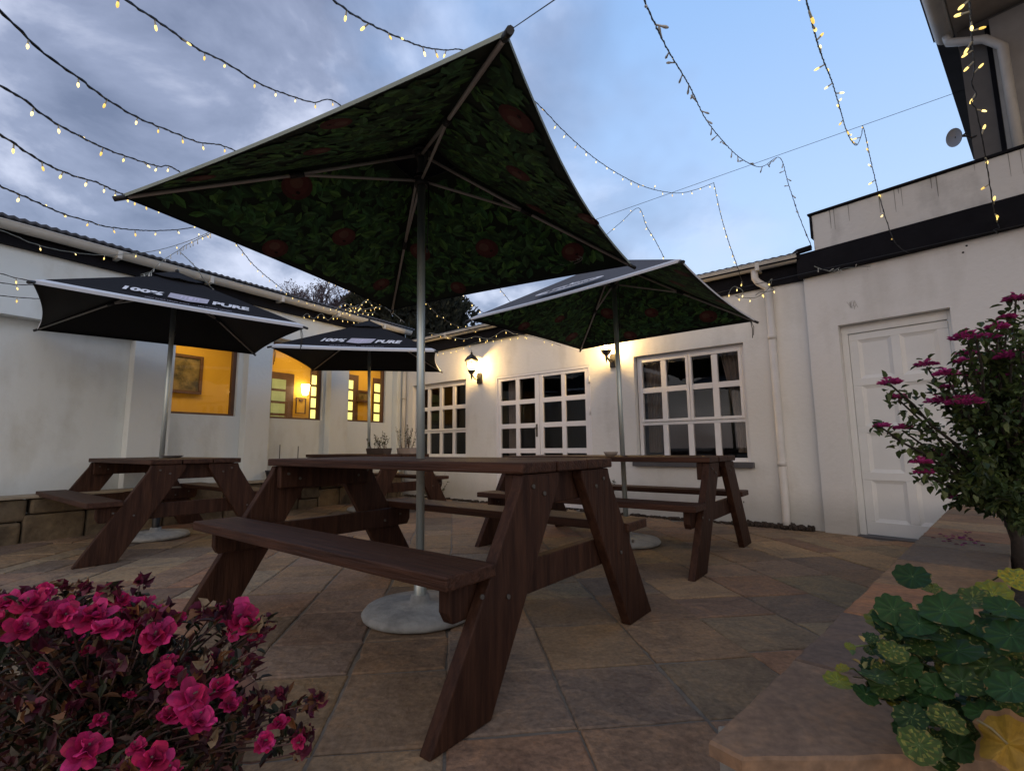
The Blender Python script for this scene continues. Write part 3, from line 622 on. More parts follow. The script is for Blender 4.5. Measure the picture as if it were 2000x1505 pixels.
U1, U2 = Vector((math.cos(R(-38)), math.sin(R(-38)), 0)), Vector((math.sin(R(38)), math.cos(R(38)), 0))
tabs = [(-1.965, 1.725, -38, 1.0, 'nearest dark stained picnic table, in the centre under the biggest parasol'), (-1.96, 3.9, -38, .966, 'picnic table in front of the wide white window, small pale bowl on it'),
        (-5.59, 1.64, -37.6, .975, 'picnic table on the left with its end turned to the camera'), (-5.79, 4.09, -38, .972, 'farthest picnic table, near the corner, with planted troughs standing on it')]
t0 = make_table()
for i, (cu, cv, yw_, zs_, lab) in enumerate(tabs):
    t = t0 if i == 0 else copy_tree(t0)
    t.location = U1 * cu + U2 * cv; t.rotation_euler = (0, 0, R(yw_)); t.scale = (1, 1, zs_); t['label'] = lab; t['group'] = 'dark stained picnic tables with attached benches'
TC = [U1 * a[0] + U2 * a[1] for a in tabs]

# ================================================================== PARASOLS
def tri_clip_add(mb, poly, O, ex, ey, nrm, off, col):
    mb.add([O + ex * p[0] + ey * p[1] + nrm * off for p in poly], [tuple(range(len(poly)))], 0, col)
def text_mesh(body, size, O, ex, ey, nrm, parent, m, shear=.0, boff=.0, name='lettering', sx=1.0):
    c = bpy.data.curves.new('t', 'FONT'); c.body = body; c.size = size; c.align_x = 'CENTER'; c.align_y = 'CENTER'; c.shear = shear; c.offset = boff; c.resolution_u = 3
    tmp = bpy.data.objects.new('t', c); COL.objects.link(tmp); bpy.context.view_layer.update()
    me0 = tmp.to_mesh(); vs = [O + ex * (v.co.x * sx) + ey * v.co.y + nrm * .004 for v in me0.vertices]; fs = [tuple(p.vertices) for p in me0.polygons]; tmp.to_mesh_clear()
    b = MB(); b.add(vs, fs); bpy.data.objects.remove(tmp); bpy.data.curves.remove(c)
    return b.build(name, m, parent)
LEAFC = [(.045, .15, .035), (.07, .20, .045), (.055, .17, .06), (.10, .24, .055), (.035, .11, .04), (.075, .18, .065), (.03, .09, .032)]
def ell(cx_, cy_, a, b, n=14, rot=0): return [(cx_ + a * math.cos(2 * math.pi * k / n) * math.cos(rot) - b * math.sin(2 * math.pi * k / n) * math.sin(rot), cy_ + a * math.cos(2 * math.pi * k / n) * math.sin(rot) + b * math.sin(2 * math.pi * k / n) * math.cos(rot)) for k in range(n)]
def parasol(name_label, px, zc, base, rise, outm, printed, dark_in, logo=None, strap=None, hub_drop=.27, seed=1, basecap=False, cinf=.045, cl=None):
    rn = random.Random(seed)
    C = [onz(x, y, zc) for x, y in px]; cen = sum(C, Vector()) / 4
    t = empty('parasol', Vector((base.x, base.y, 0))); tag(t, name_label, 'parasol', 'square parasols standing through the picnic tables')
    o0 = Vector((base.x, base.y, 0)); C = [c - o0 for c in C]; cen = cen - o0
    apex = Vector((cen.x, cen.y, zc + rise))
    top = Vector((cen.x, cen.y, zc + rise + .02)); bot = Vector((0, 0, .06))
    # base
    s = MB(); s.lathe([(.0, .0), (.255, .0), (.278, .010), (.284, .026), (.268, .046), (.16, .062), (.05, .068), (.045, .10), (0, .10)], 40); s.build('base', m_conc, t)
    s = MB(); s.lathe([(.032, .10), (.032, .20), (.024, .205)], 16); s.build('base_socket', m_blackpl if basecap else m_alu, t)
    s = MB(); s.tube([Vector((0, 0, .09)), top], .0215, 18); s.build('pole', m_alu, t)
    axis = (top - bot).normalized(); runner = bot + axis * ((zc + .06 + hub_drop - .06) / axis.z)
    s = MB(); s.tube([runner - axis * .035, runner + axis * .03], .036, 12); s.tube([runner + axis * .0, runner + axis * .012], .05, 12); s.build('runner', m_blackpl, t)
    s = MB(); s.tube([top - axis * .08, top - axis * .02], .036, 12); s.tube([top - axis * .05, top - axis * .035], .052, 12); s.build('hub', m_blackpl, t)
    hub = top - axis * .05
    # canopy
    NS, NT = 10, 12; out_ = MB(); inn = MB()
    for i in range(4):
        A, B = C[i], C[(i + 1) % 4]; cinf = cl[i] if cl else cinf
        def P(s_, t_, off):
            e_ = A.lerp(B, t_); m_ = (A + B) / 2; cin = 4 * t_ * (1 - t_) * cinf * s_
            e2 = e_.lerp(Vector((cen.x, cen.y, e_.z)), cin)
            p = apex.lerp(e2, s_); p.z -= .022 * math.sin(math.pi * min(1, s_)) * (4 * t_ * (1 - t_)) - .0
            return p + Vector((0, 0, off))
        s0 = .15
        ss = [s0 + (1 - s0) * k / NS for k in range(NS)] + [.945, 1.0]; ss = sorted(set(ss))
        for off, mb, flip in ((.006, out_, False), (.0, inn, True)):
            vs = [P(a, k / NT, off) for a in ss for k in range(NT + 1)]
            for j in range(len(ss) - 1):
                for k in range(NT):
                    f = (j * (NT + 1) + k, (j + 1) * (NT + 1) + k, (j + 1) * (NT + 1) + k + 1, j * (NT + 1) + k + 1)
                    if j == 0 and k == 0: mb.add(vs, [], 0); base_i = len(mb.v) - len(vs)
                    mb.f.append([base_i + q for q in (f if not flip else f[::-1])]); mb.m.append((1 if ss[j] > .93 else 0) if mb is out_ else 0); mb.c.append((.010, .020, .010) if printed else (1, 1, 1)); mb.sm.append(True)
        # valance
        for k in range(NT):
            a, b_ = P(1, k / NT, .006), P(1, (k + 1) / NT, .006); dz = Vector((0, 0, -.016 if printed else -.026))
            out_.add([a, b_, b_ + dz, a + dz], [(0, 3, 2, 1)], 1); ina = (Vector((cen.x, cen.y, a.z)) - a).normalized() * .0008 + Vector((0, 0, -.0015))
            inn.add([a + ina, b_ + ina, b_ + dz + ina, a + dz + ina], [(0, 1, 2, 3)], 1 if printed else 0, (.008, .008, .008) if printed else None)
    cm = out_.build('canopy', [outm, m_hem2 if (printed and logo is None) else m_hem], t)
    if printed:
        for i in range(4):
            A, B = C[i], C[(i + 1) % 4]; cinf = cl[i] if cl else cinf; m_ = (A + B) / 2; ex = (B - A).normalized(); W_ = (B - A).length; ey = (apex - m_); H_ = ey.length; ey.normalize(); nrm = ex.cross(ey).normalized()
            if nrm.z > 0: nrm = -nrm
            def sag(x, y):
                s_ = 1 - y / H_; t_ = min(1, max(0, .5 + x / (W_ * max(s_, .05)))); return .022 * math.sin(math.pi * min(1, max(s_, 0))) * 4 * t_ * (1 - t_) + 4 * t_ * (1 - t_) * cinf * s_ * s_ * rise * 1.08
            cnt = 0
            def ok(x, y, m=.03):
                s_ = 1 - y / H_
                t_ = .5 + x / (W_ * max(s_, .05))
                cin = 4 * t_ * (1 - t_) * cinf
                return .022 + cin * H_ < y < H_ * .82 and abs(x) < W_ / 2 * s_ - m
            def put(poly, lay, col):
                cxx = sum(p[0] for p in poly) / len(poly); cyy = sum(p[1] for p in poly) / len(poly)
                vs = [m_ + ex * p[0] + ey * p[1] + nrm * (.0025 + lay) + Vector((0, 0, -sag(p[0], p[1]))) for p in poly]
                inn.add(vs, [tuple(range(len(poly)))], 0, col)
            fruits = [(W_ * fx_ + rn.uniform(-.06, .06), H_ * fy_ + rn.uniform(-.04, .04)) for fx_, fy_ in ((-.30, .16), (-.04, .34), (.14, .12), (.20, .44))]
            lay = 0
            for k in range(1500):
                x, y = rn.uniform(-W_ / 2, W_ / 2), rn.uniform(0, H_ * .85)
                if not ok(x, y, .012): continue
                a = rn.uniform(0, 6.28); l = rn.uniform(.065, .115); wd = l * rn.uniform(.30, .42) * .62; lay = .0004 + .0022 * rn.random()
                col = rn.choice(LEAFC); kf = rn.uniform(.45, 1.25); col = tuple(c_ * kf for c_ in col); ca, sa = math.cos(a), math.sin(a)
                if not (ok(x + l * ca, y + l * sa, .005) and ok(x + l * .5 * ca - wd * sa, y + l * .5 * sa + wd * ca, .008) and ok(x + l * .5 * ca + wd * sa, y + l * .5 * sa - wd * ca, .008)): continue
                half = [(0, 0), (.18, .55), (.42, 1), (.7, .75), (1, 0)]
                up_ = [(p * l, q_ * wd) for p, q_ in half]; dn = [(p * l, -q_ * wd) for p, q_ in half[::-1]][1:-1]
                put([(x + p * ca - q_ * sa, y + p * sa + q_ * ca) for p, q_ in up_], lay, col)
                put([(x + p * ca - q_ * sa, y + p * sa + q_ * ca) for p, q_ in [(0, 0)] + dn[::-1][:0] + [(l, 0)] + dn], lay, tuple(c_ * .6 for c_ in col))
            for fx, fy in fruits:
                if not ok(fx, fy, .1): continue
                r_ = rn.uniform(.060, .085)
                for kk, (sc_, cc) in enumerate(((1.0, (.085, .025, .021)), (.78, (.115, .034, .028)), (.42, (.16, .075, .055)))):
                    put(ell(fx + .2 * r_ * kk * .5, fy + .2 * r_ * kk * .5, r_ * sc_, r_ * sc_ * .95, 16), .0028 + .0004 * kk, cc)
                put(ell(fx - r_ * .3, fy - r_ * .3, r_ * .16, r_ * .12, 8), .0042, (.02, .006, .004))
    inn.build('lining', [m_print if printed else m_fabI, m_fabI], cm)
    # vent cap
    s = MB(); vr = .21
    cs = [(Vector((c.x, c.y, 0)) - Vector((cen.x, cen.y, 0))) for c in C]
    rim = []
    for i in range(4):
        for k in range(6):
            a = cs[i].lerp(cs[(i + 1) % 4], k / 6); a = a * vr
            sc__ = 1 - .02 * abs(math.sin(math.pi * k / 2)); rim.append(Vector((cen.x, cen.y, apex.z + .035 - rise * vr - .012 * abs(math.sin(math.pi * k / 3)))) + a * sc__)
    tip = Vector((cen.x, cen.y, apex.z + .045)); vs = [tip] + rim; n = len(rim)
    s.add(vs, [(0, 1 + k, 1 + (k + 1) % n) for k in range(n)], 0, None, True)
    s.add([v - Vector((0, 0, .004)) for v in vs], [(0, 1 + (k + 1) % n, 1 + k) for k in range(n)], 1, None, True)
    s.build('vent_cap', [outm, m_fabI], t)
    s = MB(); s.lathe([(0, .07), (.014, .065), (.018, .045), (.0, .03)], 10, 0, (cen.x, cen.y, apex.z)); s.build('finial', m_blackpl, t)
    # ribs, struts
    for i in range(4):
        e_ = C[i] + Vector((0, 0, -.012)); h0 = hub + (e_ - hub).normalized() * .04
        down = Vector((0, 0, -.016)); dirn = (e_ - hub)
        rb = MB(); rb.tube([h0 + down * .5, hub + dirn * .5 + down, e_ + dirn.normalized() * .03], .0085, 8); r_ = rb.build('rib', m_rib, t)
        j = hub + dirn * .47 + down
        s = MB(); s.tube([runner, j], .0075, 8); s.build('strut', m_rib, r_)
        s = MB(); s.tube([j - dirn.normalized() * .035, j + dirn.normalized() * .035], .016, 8); s.build('rib_joint', m_blackpl, r_)
        s = MB(); s.tube([e_ - dirn.normalized() * .02, e_ + dirn.normalized() * .035], .012, 8); s.build('rib_tip', m_blackpl, r_)
    # pull cord beside the pole
    s = MB(); q0 = runner + Vector((.04, -.01, -.02)); s.tube([q0, q0 + Vector((.004, 0, -.2)), q0 + Vector((-.002, 0, -.36))], .0035, 6); s.tube([q0 + Vector((-.002, 0, -.36)), q0 + Vector((-.002, 0, -.40))], .007, 6); s.build('pull_cord', m_blackpl, t)
    if strap:
        for k, ln in strap:
            e_ = C[k] * .97 + cen * .03; s = MB(); sw = .012
            s.tube([e_ + Vector((0, 0, -.01)), e_ + Vector((sw, 0, -ln * .5)), e_ + Vector((sw * .6, 0, -ln))], .004, 5); s.tube([e_ + Vector((.004, 0, -.01)), e_ + Vector((sw + .014, 0, -ln * .4)), e_ + Vector((sw * .6 + .01, 0, -ln * .85))], .003, 5); s.build('tie_strap', m_blackpl, t)
    if logo:
        i, j, kind = logo; A, B = C[i], C[j]; m_ = (A + B) / 2; ex = (B - A).normalized(); ey = (apex - m_); H_ = ey.length; ey.normalize(); nrm = ex.cross(ey).normalized()
        if nrm.z < 0: nrm = -nrm
        nrm = nrm * 1.0
        if kind == 'pure':
            O = m_ + ey * .265 + nrm * .006 - Vector((0, 0, .012)) + Vector((0, 0, .002))
            text_mesh('100%', .145, O - ex * .335, ex, ey, nrm, cm, m_white, .25, .007, sx=.92)
            text_mesh('PURE', .145, O + ex * .345, ex, ey, nrm, cm, m_white, .25, .007, sx=.92)
            b = MB(); pl = [(-.15, -.06), (-.115, .095), (.19, .095), (.15, -.06), (.0, -.095)]
            if True: b.add([O + ex * p[0] + ey * p[1] + nrm * .004 for p in pl], [tuple(range(5))])
            b.build('emblem', m_lav, cm)
            b = MB()
            for k, (xx, ww) in enumerate(((-.06, .012), (-.028, .012), (.0, .03), (.045, .012), (.07, .012))):
                b.add([O + ex * (xx + sh) + ey * yy + nrm * .006 for sh, yy in ((0, -.045), (ww, -.045), (ww + .025, .05), (.025, .05))], [(0, 1, 2, 3)])
            b.build('emblem_letters', m_lav2, cm)
            text_mesh('100% PURE FRUIT JUICE   -   NO SUGAR ADDED', .028, m_ + ey * .052 + nrm * .006, ex, ey, nrm, cm, m_lav, .1, 0, sx=1.1)
        else:
            O = m_ + ey * .20 + nrm * .008
            b = MB(); b.add([O + ex * p[0] + ey * p[1] + nrm * .004 for p in ell(0, 0, .34, .075, 28)], [tuple(range(28))]); b.build('emblem', m_white, cm)
            b = MB(); b.add([O + ex * p[0] + ey * (p[1] + .05) + nrm * .005 for p in [(-.03, 0), (.02, 0), (.06, .06), (.015, .03), (-.01, .07), (-.02, .03)]], [tuple(range(6))]); b.build('emblem_leaf', m_white, cm)
            text_mesh('Appletiser', .12, O, ex, ey, nrm * 1.6, cm, m_fabG, .35, .002, sx=1.0)
    return t, C, cen, o0, apex
def pale_mark(par, C, apex, i, j, fx, fy, rot, big=True):
    """small pale maker's marks printed inside a panel, close to a corner"""
    A, B = C[i], C[j]; m_ = (A + B) / 2; ex = (B - A).normalized(); ey = (apex - m_).normalized(); nrm = ex.cross(ey).normalized()
    if nrm.z > 0: nrm = -nrm
    O = m_ + ex * fx + ey * fy + nrm * .012
    c, s_ = math.cos(rot), math.sin(rot); rx_, ry_ = ex * c + ey * s_, -(ex * -s_ + ey * c)
    mm = bpy.data.materials.get('pale_lining_mark') or mat('pale_lining_mark', (.30, .28, .26), rough=.9)
    b = MB()
    def ringp(cx_, a, b2, w_):
        o_ = ell(cx_, 0, a, b2, 24); i_ = ell(cx_, 0, a - w_, b2 - w_, 24)
        b.add([O + rx_ * p[0] + ry_ * p[1] for p in o_] + [O + rx_ * p[0] + ry_ * p[1] for p in i_], [(k, (k + 1) % 24, 24 + (k + 1) % 24, 24 + k) for k in range(24)])
    ringp(0, .085, .034, .005); ringp(-.165, .034, .034, .005)
    o = b.build('lining_mark', mm, par)
    text_mesh('Appletiser', .036, O, rx_, ry_, nrm * .3, o, mm, .2, .0005, sx=.95)
    text_mesh('S', .05, O - rx_ * .165, rx_, ry_, nrm * .3, o, mm, .2, .001)
gz = lambda x, y: onz(x, y, 0)
PA = parasol('largest open parasol in the foreground with leaf and red fruit print lining', [(240, 381), (989, 62), (1232, 515), (766, 603)], .83 + 1.14, U1 * -1.956 + U2 * 1.734, .52, m_fabG, True, False, seed=4, cl=(.022, .062, .030, .022))
parent_c = [c for c in PA[0].children if c.name.startswith('canopy')][0]
pale_mark(parent_c, PA[1], PA[4], 1, 2, -.46, .15, R(0)); pale_mark(parent_c, PA[1], PA[4], 2, 3, -.62, .13, R(180)); 
PB = parasol('open grey parasol on the right with a white oval emblem and dark leaf print lining', [(917, 623), (1330, 508), (1474, 625), (1134, 681)], .83 + 1.165, U1 * -1.90 + U2 * 4.03, .56, m_fabG, True, False, logo=(0, 1, 'oval'), strap=[(2, .17)], seed=9, cinf=.035)
PC = parasol('leftmost black parasol over the left table, lettered 100% PURE along its white hem', [(64, 548), (73, 641), (496, 689), (595, 637)], .83 + 1.22, U1 * -5.66 + U2 * 1.67, .53, m_fabK, False, True, logo=(0, 3, 'pure'), strap=[(3, .25)], seed=3, basecap=True)
PD = parasol('far black parasol in the corner before the third amber window, lettered 100% PURE', [(528, 675), (612, 721), (861, 724), (851, 684)], .83 + 1.22, U1 * -5.72 + U2 * 4.13, .53, m_fabK, False, True, logo=(0, 3, 'pure'), strap=[(0, .22)], seed=5)

# ================================================================== THINGS ON TABLES
def bowl(px, y_, zt_, lab, m, r=.06, h=.03):
    p = onz(px, y_, zt_); s = MB(); s.lathe([(0, 0), (r * .6, 0), (r * .7, .004), (r, h), (r * .96, h), (r * .6, .01), (0, .01)], 20); o = s.build('ashtray', m, loc=p); tag(o, lab, 'ashtray'); return o
p2 = TC[1] + U1 * .10 + U2 * -.20; o = bowl(1190, 890, .76, 'pale shallow ashtray bowl on the right hand picnic table', mat('pale_ceramic', (.22, .18, .15), rough=.4), .062, .034); o.location = Vector((p2.x, p2.y, .753))
p3 = TC[2] + U1 * .25 + U2 * .02; o = bowl(345, 890, .76, 'flat dark ashtray on the left picnic table beside the parasol pole', m_sill, .095, .022); o.location = Vector((p3.x, p3.y, .761))
p1 = TC[0] + U1 * -.04 + U2 * .18

# ================================================================== FOLIAGE HELPERS
def leaf(mb, p, d, up, l, w_, col, fold=.25, mi=0, curl=.15):
    d = d.normalized(); s = d.cross(up); s = s.normalized() if s.length > 1e-5 else d.orthogonal().normalized(); n = s.cross(d)
    a, b_, c, e_ = p, p + d * l * .5 - n * l * curl * .3, p + d * l, None
    L1 = p + d * l * .38 + s * w_ * .5 + n * w_ * fold; R1 = p + d * l * .38 - s * w_ * .5 + n * w_ * fold
    L2 = p + d * l * .74 + s * w_ * .36 + n * (w_ * fold - l * curl * .4); R2 = p + d * l * .74 - s * w_ * .36 + n * (w_ * fold - l * curl * .4)
    c = c - n * l * curl
    mb.add([a, L1, L2, c, R2, R1, b_], [(0, 6, 1), (1, 6, 2), (2, 6, 3), (3, 6, 4), (4, 6, 5), (5, 6, 0)], mi, col)
def rv(rn, k=1.0): 
    while True:
        v = Vector((rn.uniform(-1, 1), rn.uniform(-1, 1), rn.uniform(-1, 1)))
        if .01 < v.length <= 1: return v * k
def vary(rn, cols, k=.3):
    c = rn.choice(cols); f = rn.uniform(1 - k, 1 + k); return tuple(v * f for v in c)

# ---- troughs on the far table
rnp = random.Random(21)
GREENS = [(.05, .075, .025), (.07, .09, .03), (.04, .06, .02), (.09, .09, .04)]
def trough(u, v, lab, l=.26, plants=70, h=.16, mtr=None, yaw=-38, grp=None):
    p = U1 * u + U2 * v + Vector((0, 0, .757)); t = empty('planter_trough', p, R(yaw)); tag(t, lab, 'planter')
    s = MB(); a = l; s.prism([(-.055, 0), (.055, 0), (.075, .075), (-.075, .075)], 0, -a / 2, a / 2); s.build('trough', mtr, t, bevel=.004)
    s = MB(); s.box((-a / 2 + .01, -.065, .070), (a / 2 - .01, .065, .078)); s.build('soil', m_soil, t)
    st = MB(); lf = MB()
    for k in range(plants // 5):
        b0 = Vector((rnp.uniform(-a / 2, a / 2), rnp.uniform(-.05, .05), .075)); tip = b0 + Vector((rnp.uniform(-.07, .07), rnp.uniform(-.05, .05), rnp.uniform(.05, h)))
        st.tube([b0, (b0 + tip) / 2 + rv(rnp, .01), tip], [.003, .002, .0015], 5)
        for q_ in range(11):
            f = rnp.uniform(.3, 1.05); leaf(lf, b0.lerp(tip, f), rv(rnp) + Vector((0, 0, .2)), Vector((0, 0, 1)), rnp.uniform(.016, .03), rnp.uniform(.010, .016), vary(rnp, GREENS))
    st.build('stems', m_twig, t); lf.build('foliage', m_leaf, t)
m_tr1 = mat('dark_fibre_trough', (.05, .035, .028), rough=.8, var=.3); m_tr2 = mat('pale_tray', (.32, .26, .22), rough=.7, var=.2)
trough(-5.33, 3.98, 'dark brown trough of straggly plants on the far table', .36, 90, .20, m_tr1)
trough(-5.10, 4.26, 'pale tray with taller bushy plants on the far table, by the left paned window', .26, 90, .30, m_tr2)
# ---- low plants at the foot of the back wall
def lowplant(name, p, h, r, n, lab, cols, fl=None, cat='plant', grp=None):
    t = empty(name, p); tag(t, lab, cat, grp); st = MB(); lf = MB(); rn = random.Random(int(p.x * 997 + p.y * 31))
    for k in range(n):
        a = rn.uniform(0, 6.28); rr_ = r * rn.random() ** .5; tip = Vector((rr_ * math.cos(a), rr_ * math.sin(a) * .7, h * rn.uniform(.4, 1))); b0 = Vector((tip.x * .3, tip.y * .3, 0))
        st.tube([b0, b0.lerp(tip, .5) + rv(rn, .01), tip], [.004, .0025, .0015], 4)
        for q_ in range(8):
            f = rn.uniform(.35, 1.05); leaf(lf, b0.lerp(tip, f), rv(rn) + Vector((0, 0, .2)), Vector((0, 0, 1)), rn.uniform(.025, .045), rn.uniform(.014, .022), vary(rn, cols))
        if fl and rn.random() < .3:
            for q_ in range(5): leaf(lf, tip, rv(rn) + Vector((0, 0, .3)), Vector((0, 0, 1)), .025, .018, vary(rn, fl, .15))
    st.build('stems', m_twig, t); lf.build('foliage', m_leaf, t)
lowplant('flowering_shrub', WB.P(-1.28, -.22, 0), .46, .20, 40, 'small shrub with white blossoms against the back wall right of the double door', GREENS, [(.5, .48, .42)], 'shrub')
lowplant('flowering_shrub', WB.P(-4.3, -.3, 0), .42, .24, 34, 'leafy shrub at the back wall below the left paned window', GREENS, [(.4, .38, .3)], 'shrub')
lowplant('small_plant', WL.P(-1.0, -.12, .42), .26, .09, 12, 'thin green plant on the stone ledge below the third amber window', GREENS)
lowplant('small_plant', WL.P(-3.9, -.12, .42), .16, .09, 14, 'low dark plant on the stone ledge behind the left picnic table', [(.03, .035, .02)])
for k, (x_, y0_) in enumerate(((545, 868), (581, 871))):
    u = WL.hit(x_, 900, -.12)[0]; z_ = WL.hit(x_, y0_, -.12)[1]; s = MB(); s.tube([(0, 0, 0), (.004, 0, (z_ - .42) * .5), (0, .004, z_ - .42)], .006, 6); o = s.build('garden_stake', m_iron, loc=WL.P(u, -.12, .42)); tag(o, 'thin dark stake on the ledge, ' + ('the one nearer the second amber window\'s left side' if k == 0 else 'the one under the middle of the second amber window'), 'stake')
p_ = WL.P(-2.58, -.13, .425)
s = MB(); s.lathe([(0, 0), (.05, 0), (.075, .11), (.08, .11), (.08, .125), (.068, .125), (.06, .09), (0, .09)], 16); o = s.build('flower_pot', mat('dark_pot', (.04, .04, .05), rough=.5), loc=p_); tag(o, 'small dark flower pot on the ledge behind the near table', 'pot')
# bark and tile edging strip at the foot of the back wall
def strip(u0, u1, lab, n, tilt):
    rn = random.Random(5 + n); s = MB()
    for k in range(n):
        u = u0 + (u1 - u0) * k / n; l = rn.uniform(.06, .10); X = Matrix.Translation((u, -.07 + rn.uniform(-.02, .02), .012)) @ Matrix.Rotation(R(tilt + rn.uniform(-18, 18)), 4, 'Z') @ Matrix.Rotation(R(rn.uniform(-25, 25)), 4, 'X')
        s.box((-.009, -l / 2, -.008), (.009, l / 2, .02 + rn.uniform(0, .02)), 0, X)
    o = s.build('edging_strip', m_chip, loc=WB.P(0, 0, 0), rz=WB.yaw); tag(o, lab, 'edging')
strip(.20, .93, 'strip of dark tilted edging pieces at the foot of the downpipe', 56, 35); 
s = MB(); rn = random.Random(8)
for k in range(420):
    u = rn.uniform(-5.3, .2); X = Matrix.Translation((u, -.05 + rn.uniform(-.05, .03), .006)) @ Matrix.Rotation(rn.uniform(0, 3), 4, 'Z') @ Matrix.Rotation(R(rn.uniform(-30, 30)), 4, 'X'); l = rn.uniform(.012, .035)
    s.box((-l, -l * .4, -.004), (l, l * .4, .006 + rn.uniform(0, .012)), 0, X)
tag(s.build('leaf_litter', m_chip, loc=WB.P(0, 0, 0), rz=WB.yaw), 'dark leaf litter gathered along the foot of the back wall', 'litter', kind='stuff')

# ================================================================== STONE PLANTER (right foreground)
ZP = .345
A0 = onz(1368, 1460, ZP); dN = WC.n.copy(); dN = Vector((math.cos(R(44.2)), math.sin(R(44.2)), 0)); dR = Vector((1, .02, 0)).normalized()
pl = empty('stone_planter', (0, 0, 0)); tag(pl, 'raised stone planter bed with sandstone capping in the right foreground', 'planter')
CW = .34
perp = Vector((dN.y, -dN.x, 0))
Lmax = 4.55; caps = []
rn = random.Random(14)
F0 = A0.copy(); F0.z = 0
def P2(s_, w_): q = F0 + dN * s_ + perp * w_; return (q.x, q.y)
front_y = onz(1700, 1478, ZP)
capcols = [(.195, .128, .085), (.125, .088, .068), (.25, .125, .065), (.21, .13, .072), (.12, .092, .072), (.15, .12, .09), (.24, .135, .08), (.26, .19, .12), (.20, .13, .085), (.16, .12, .09), (.22, .15, .10), (.24, .17, .11), (.2, .15, .11)]
# measured joints along the capping edge, pixel pairs on its outer edge
jpx = [(1545, 1285), (1628, 1190), (1700, 1135), (1745, 1090), (1780, 1062)]
js = [0.0]
for x_, y_ in jpx:
    q = onz(x_, y_, ZP); js.append((Vector((q.x, q.y, 0)) - F0).dot(dN))
while js[-1] < Lmax: js.append(js[-1] + rn.uniform(.3, .42))
js[-1] = Lmax
FR = onz(1990, 1476, ZP); FR.z = 0
# first capstone: big corner stone reaching along the front edge
def capstone(poly, col):
    s = MB(); c = sum((Vector(p) for p in poly), Vector((0, 0))) / len(poly); n = len(poly); T = .024
    inn_ = [Vector(p) + (c - Vector(p)).normalized() * .006 for p in poly]
    # subdivide sides for a broken edge
    pts = []
    for i in range(n):
        a, b_ = Vector(poly[i]), Vector(poly[(i + 1) % n]); m_ = max(2, int((b_ - a).length / .04)); nr = Vector((b_.y - a.y, a.x - b_.x)).normalized()
        for k in range(m_): pts.append(a.lerp(b_, k / m_) + (nr * rn.uniform(-.0035, .0015) if k else Vector((0, 0))))
    n = len(pts); inn_ = [p + (c - p).normalized() * .005 for p in pts]
    vs = [(p.x, p.y, ZP - T) for p in pts] + [(p.x, p.y, ZP - .005) for p in pts] + [(p.x, p.y, ZP) for p in inn_]
    s.add(vs, [tuple(range(2 * n, 3 * n)), tuple(range(n - 1, -1, -1))] + [(n + i, n + (i + 1) % n, 2 * n + (i + 1) % n, 2 * n + i) for i in range(n)] + [(i, (i + 1) % n, n + (i + 1) % n, n + i) for i in range(n)], 0, col)
    s.build('capstone', m_cap, pl)
g_ = .003
FL = Vector((F0.x + .035, F0.y - .02)); 
n1p = P2(js[1] - g_, 0); n1q = P2(js[1] - g_ + .02, CW * .72)
capstone([P2(.03, 0.0), (FL.x + .02, FL.y - .005), (FR.x, FR.y), (FR.x + .02, FR.y + .16), n1q, n1p], capcols[0])
for i in range(1, len(js) - 1):
    a, b_ = js[i] + g_, js[i + 1] - g_
    sk = .02 if i < 3 else .0
    capstone([P2(a, 0), P2(a + sk, CW), P2(b_ + sk, CW), P2(b_, 0)], capcols[i % len(capcols)])
capstone([(FR.x + .005, FR.y), (FR.x + .45, FR.y + .02), (FR.x + .47, FR.y + .19), (FR.x + .025, FR.y + .16)], capcols[7])
s = MB()   # rubble wall below
rn = random.Random(4)
for lv in range(4):
    z0 = -.02 + lv * .083; z1 = z0 + .08; u = .03
    while u < Lmax - .1:
        l = rn.uniform(.14, .3); e_ = min(u + l, Lmax - .05); of = .03 + rn.uniform(-.008, .01)
        pp = [P2(u + .004, of), P2(e_ - .004, of), P2(e_ - .004, .20), P2(u + .004, .20)]
        s.add([(p[0], p[1], z0) for p in pp] + [(p[0], p[1], z1 - .004) for p in pp], [(3, 2, 1, 0), (4, 5, 6, 7), (0, 1, 5, 4), (1, 2, 6, 5), (2, 3, 7, 6), (3, 0, 4, 7)]); u += l
    x = F0.x + .07
    while x < FR.x + .4:
        l = rn.uniform(.12, .26); of = -.024 if lv < 3 else -.03 - rn.random() * .012
        zz1 = z1 if lv < 3 else ZP - .027
        s.box((x + .004, F0.y + of + (.01 if x < F0.x + .1 else 0), z0), (x + l - .004, F0.y + .12, zz1 - .001)); x += l
s.build('stonework', mat('planter_rubble', (.22, .20, .165), rough=.9, col2=(.33, .30, .25), vscale=6, bump=.8, bscale=14), pl, bevel=.006)
s = MB(); q = [P2(.30, .2), P2(Lmax, .2), P2(Lmax, 2.2), P2(.0, 2.2)]; q2 = (FR.x + .4, FR.y + .12)
s.add([(F0.x + .25, F0.y + .12, ZP - .05), (F0.x + 2.5, F0.y + .1, ZP - .05), (*P2(Lmax, 2.6), ZP - .05), (*P2(Lmax, .2), ZP - .05), (*P2(.30, .2), ZP - .05)], [(0, 1, 2, 3, 4)]); s.build('soil', m_soil, pl)

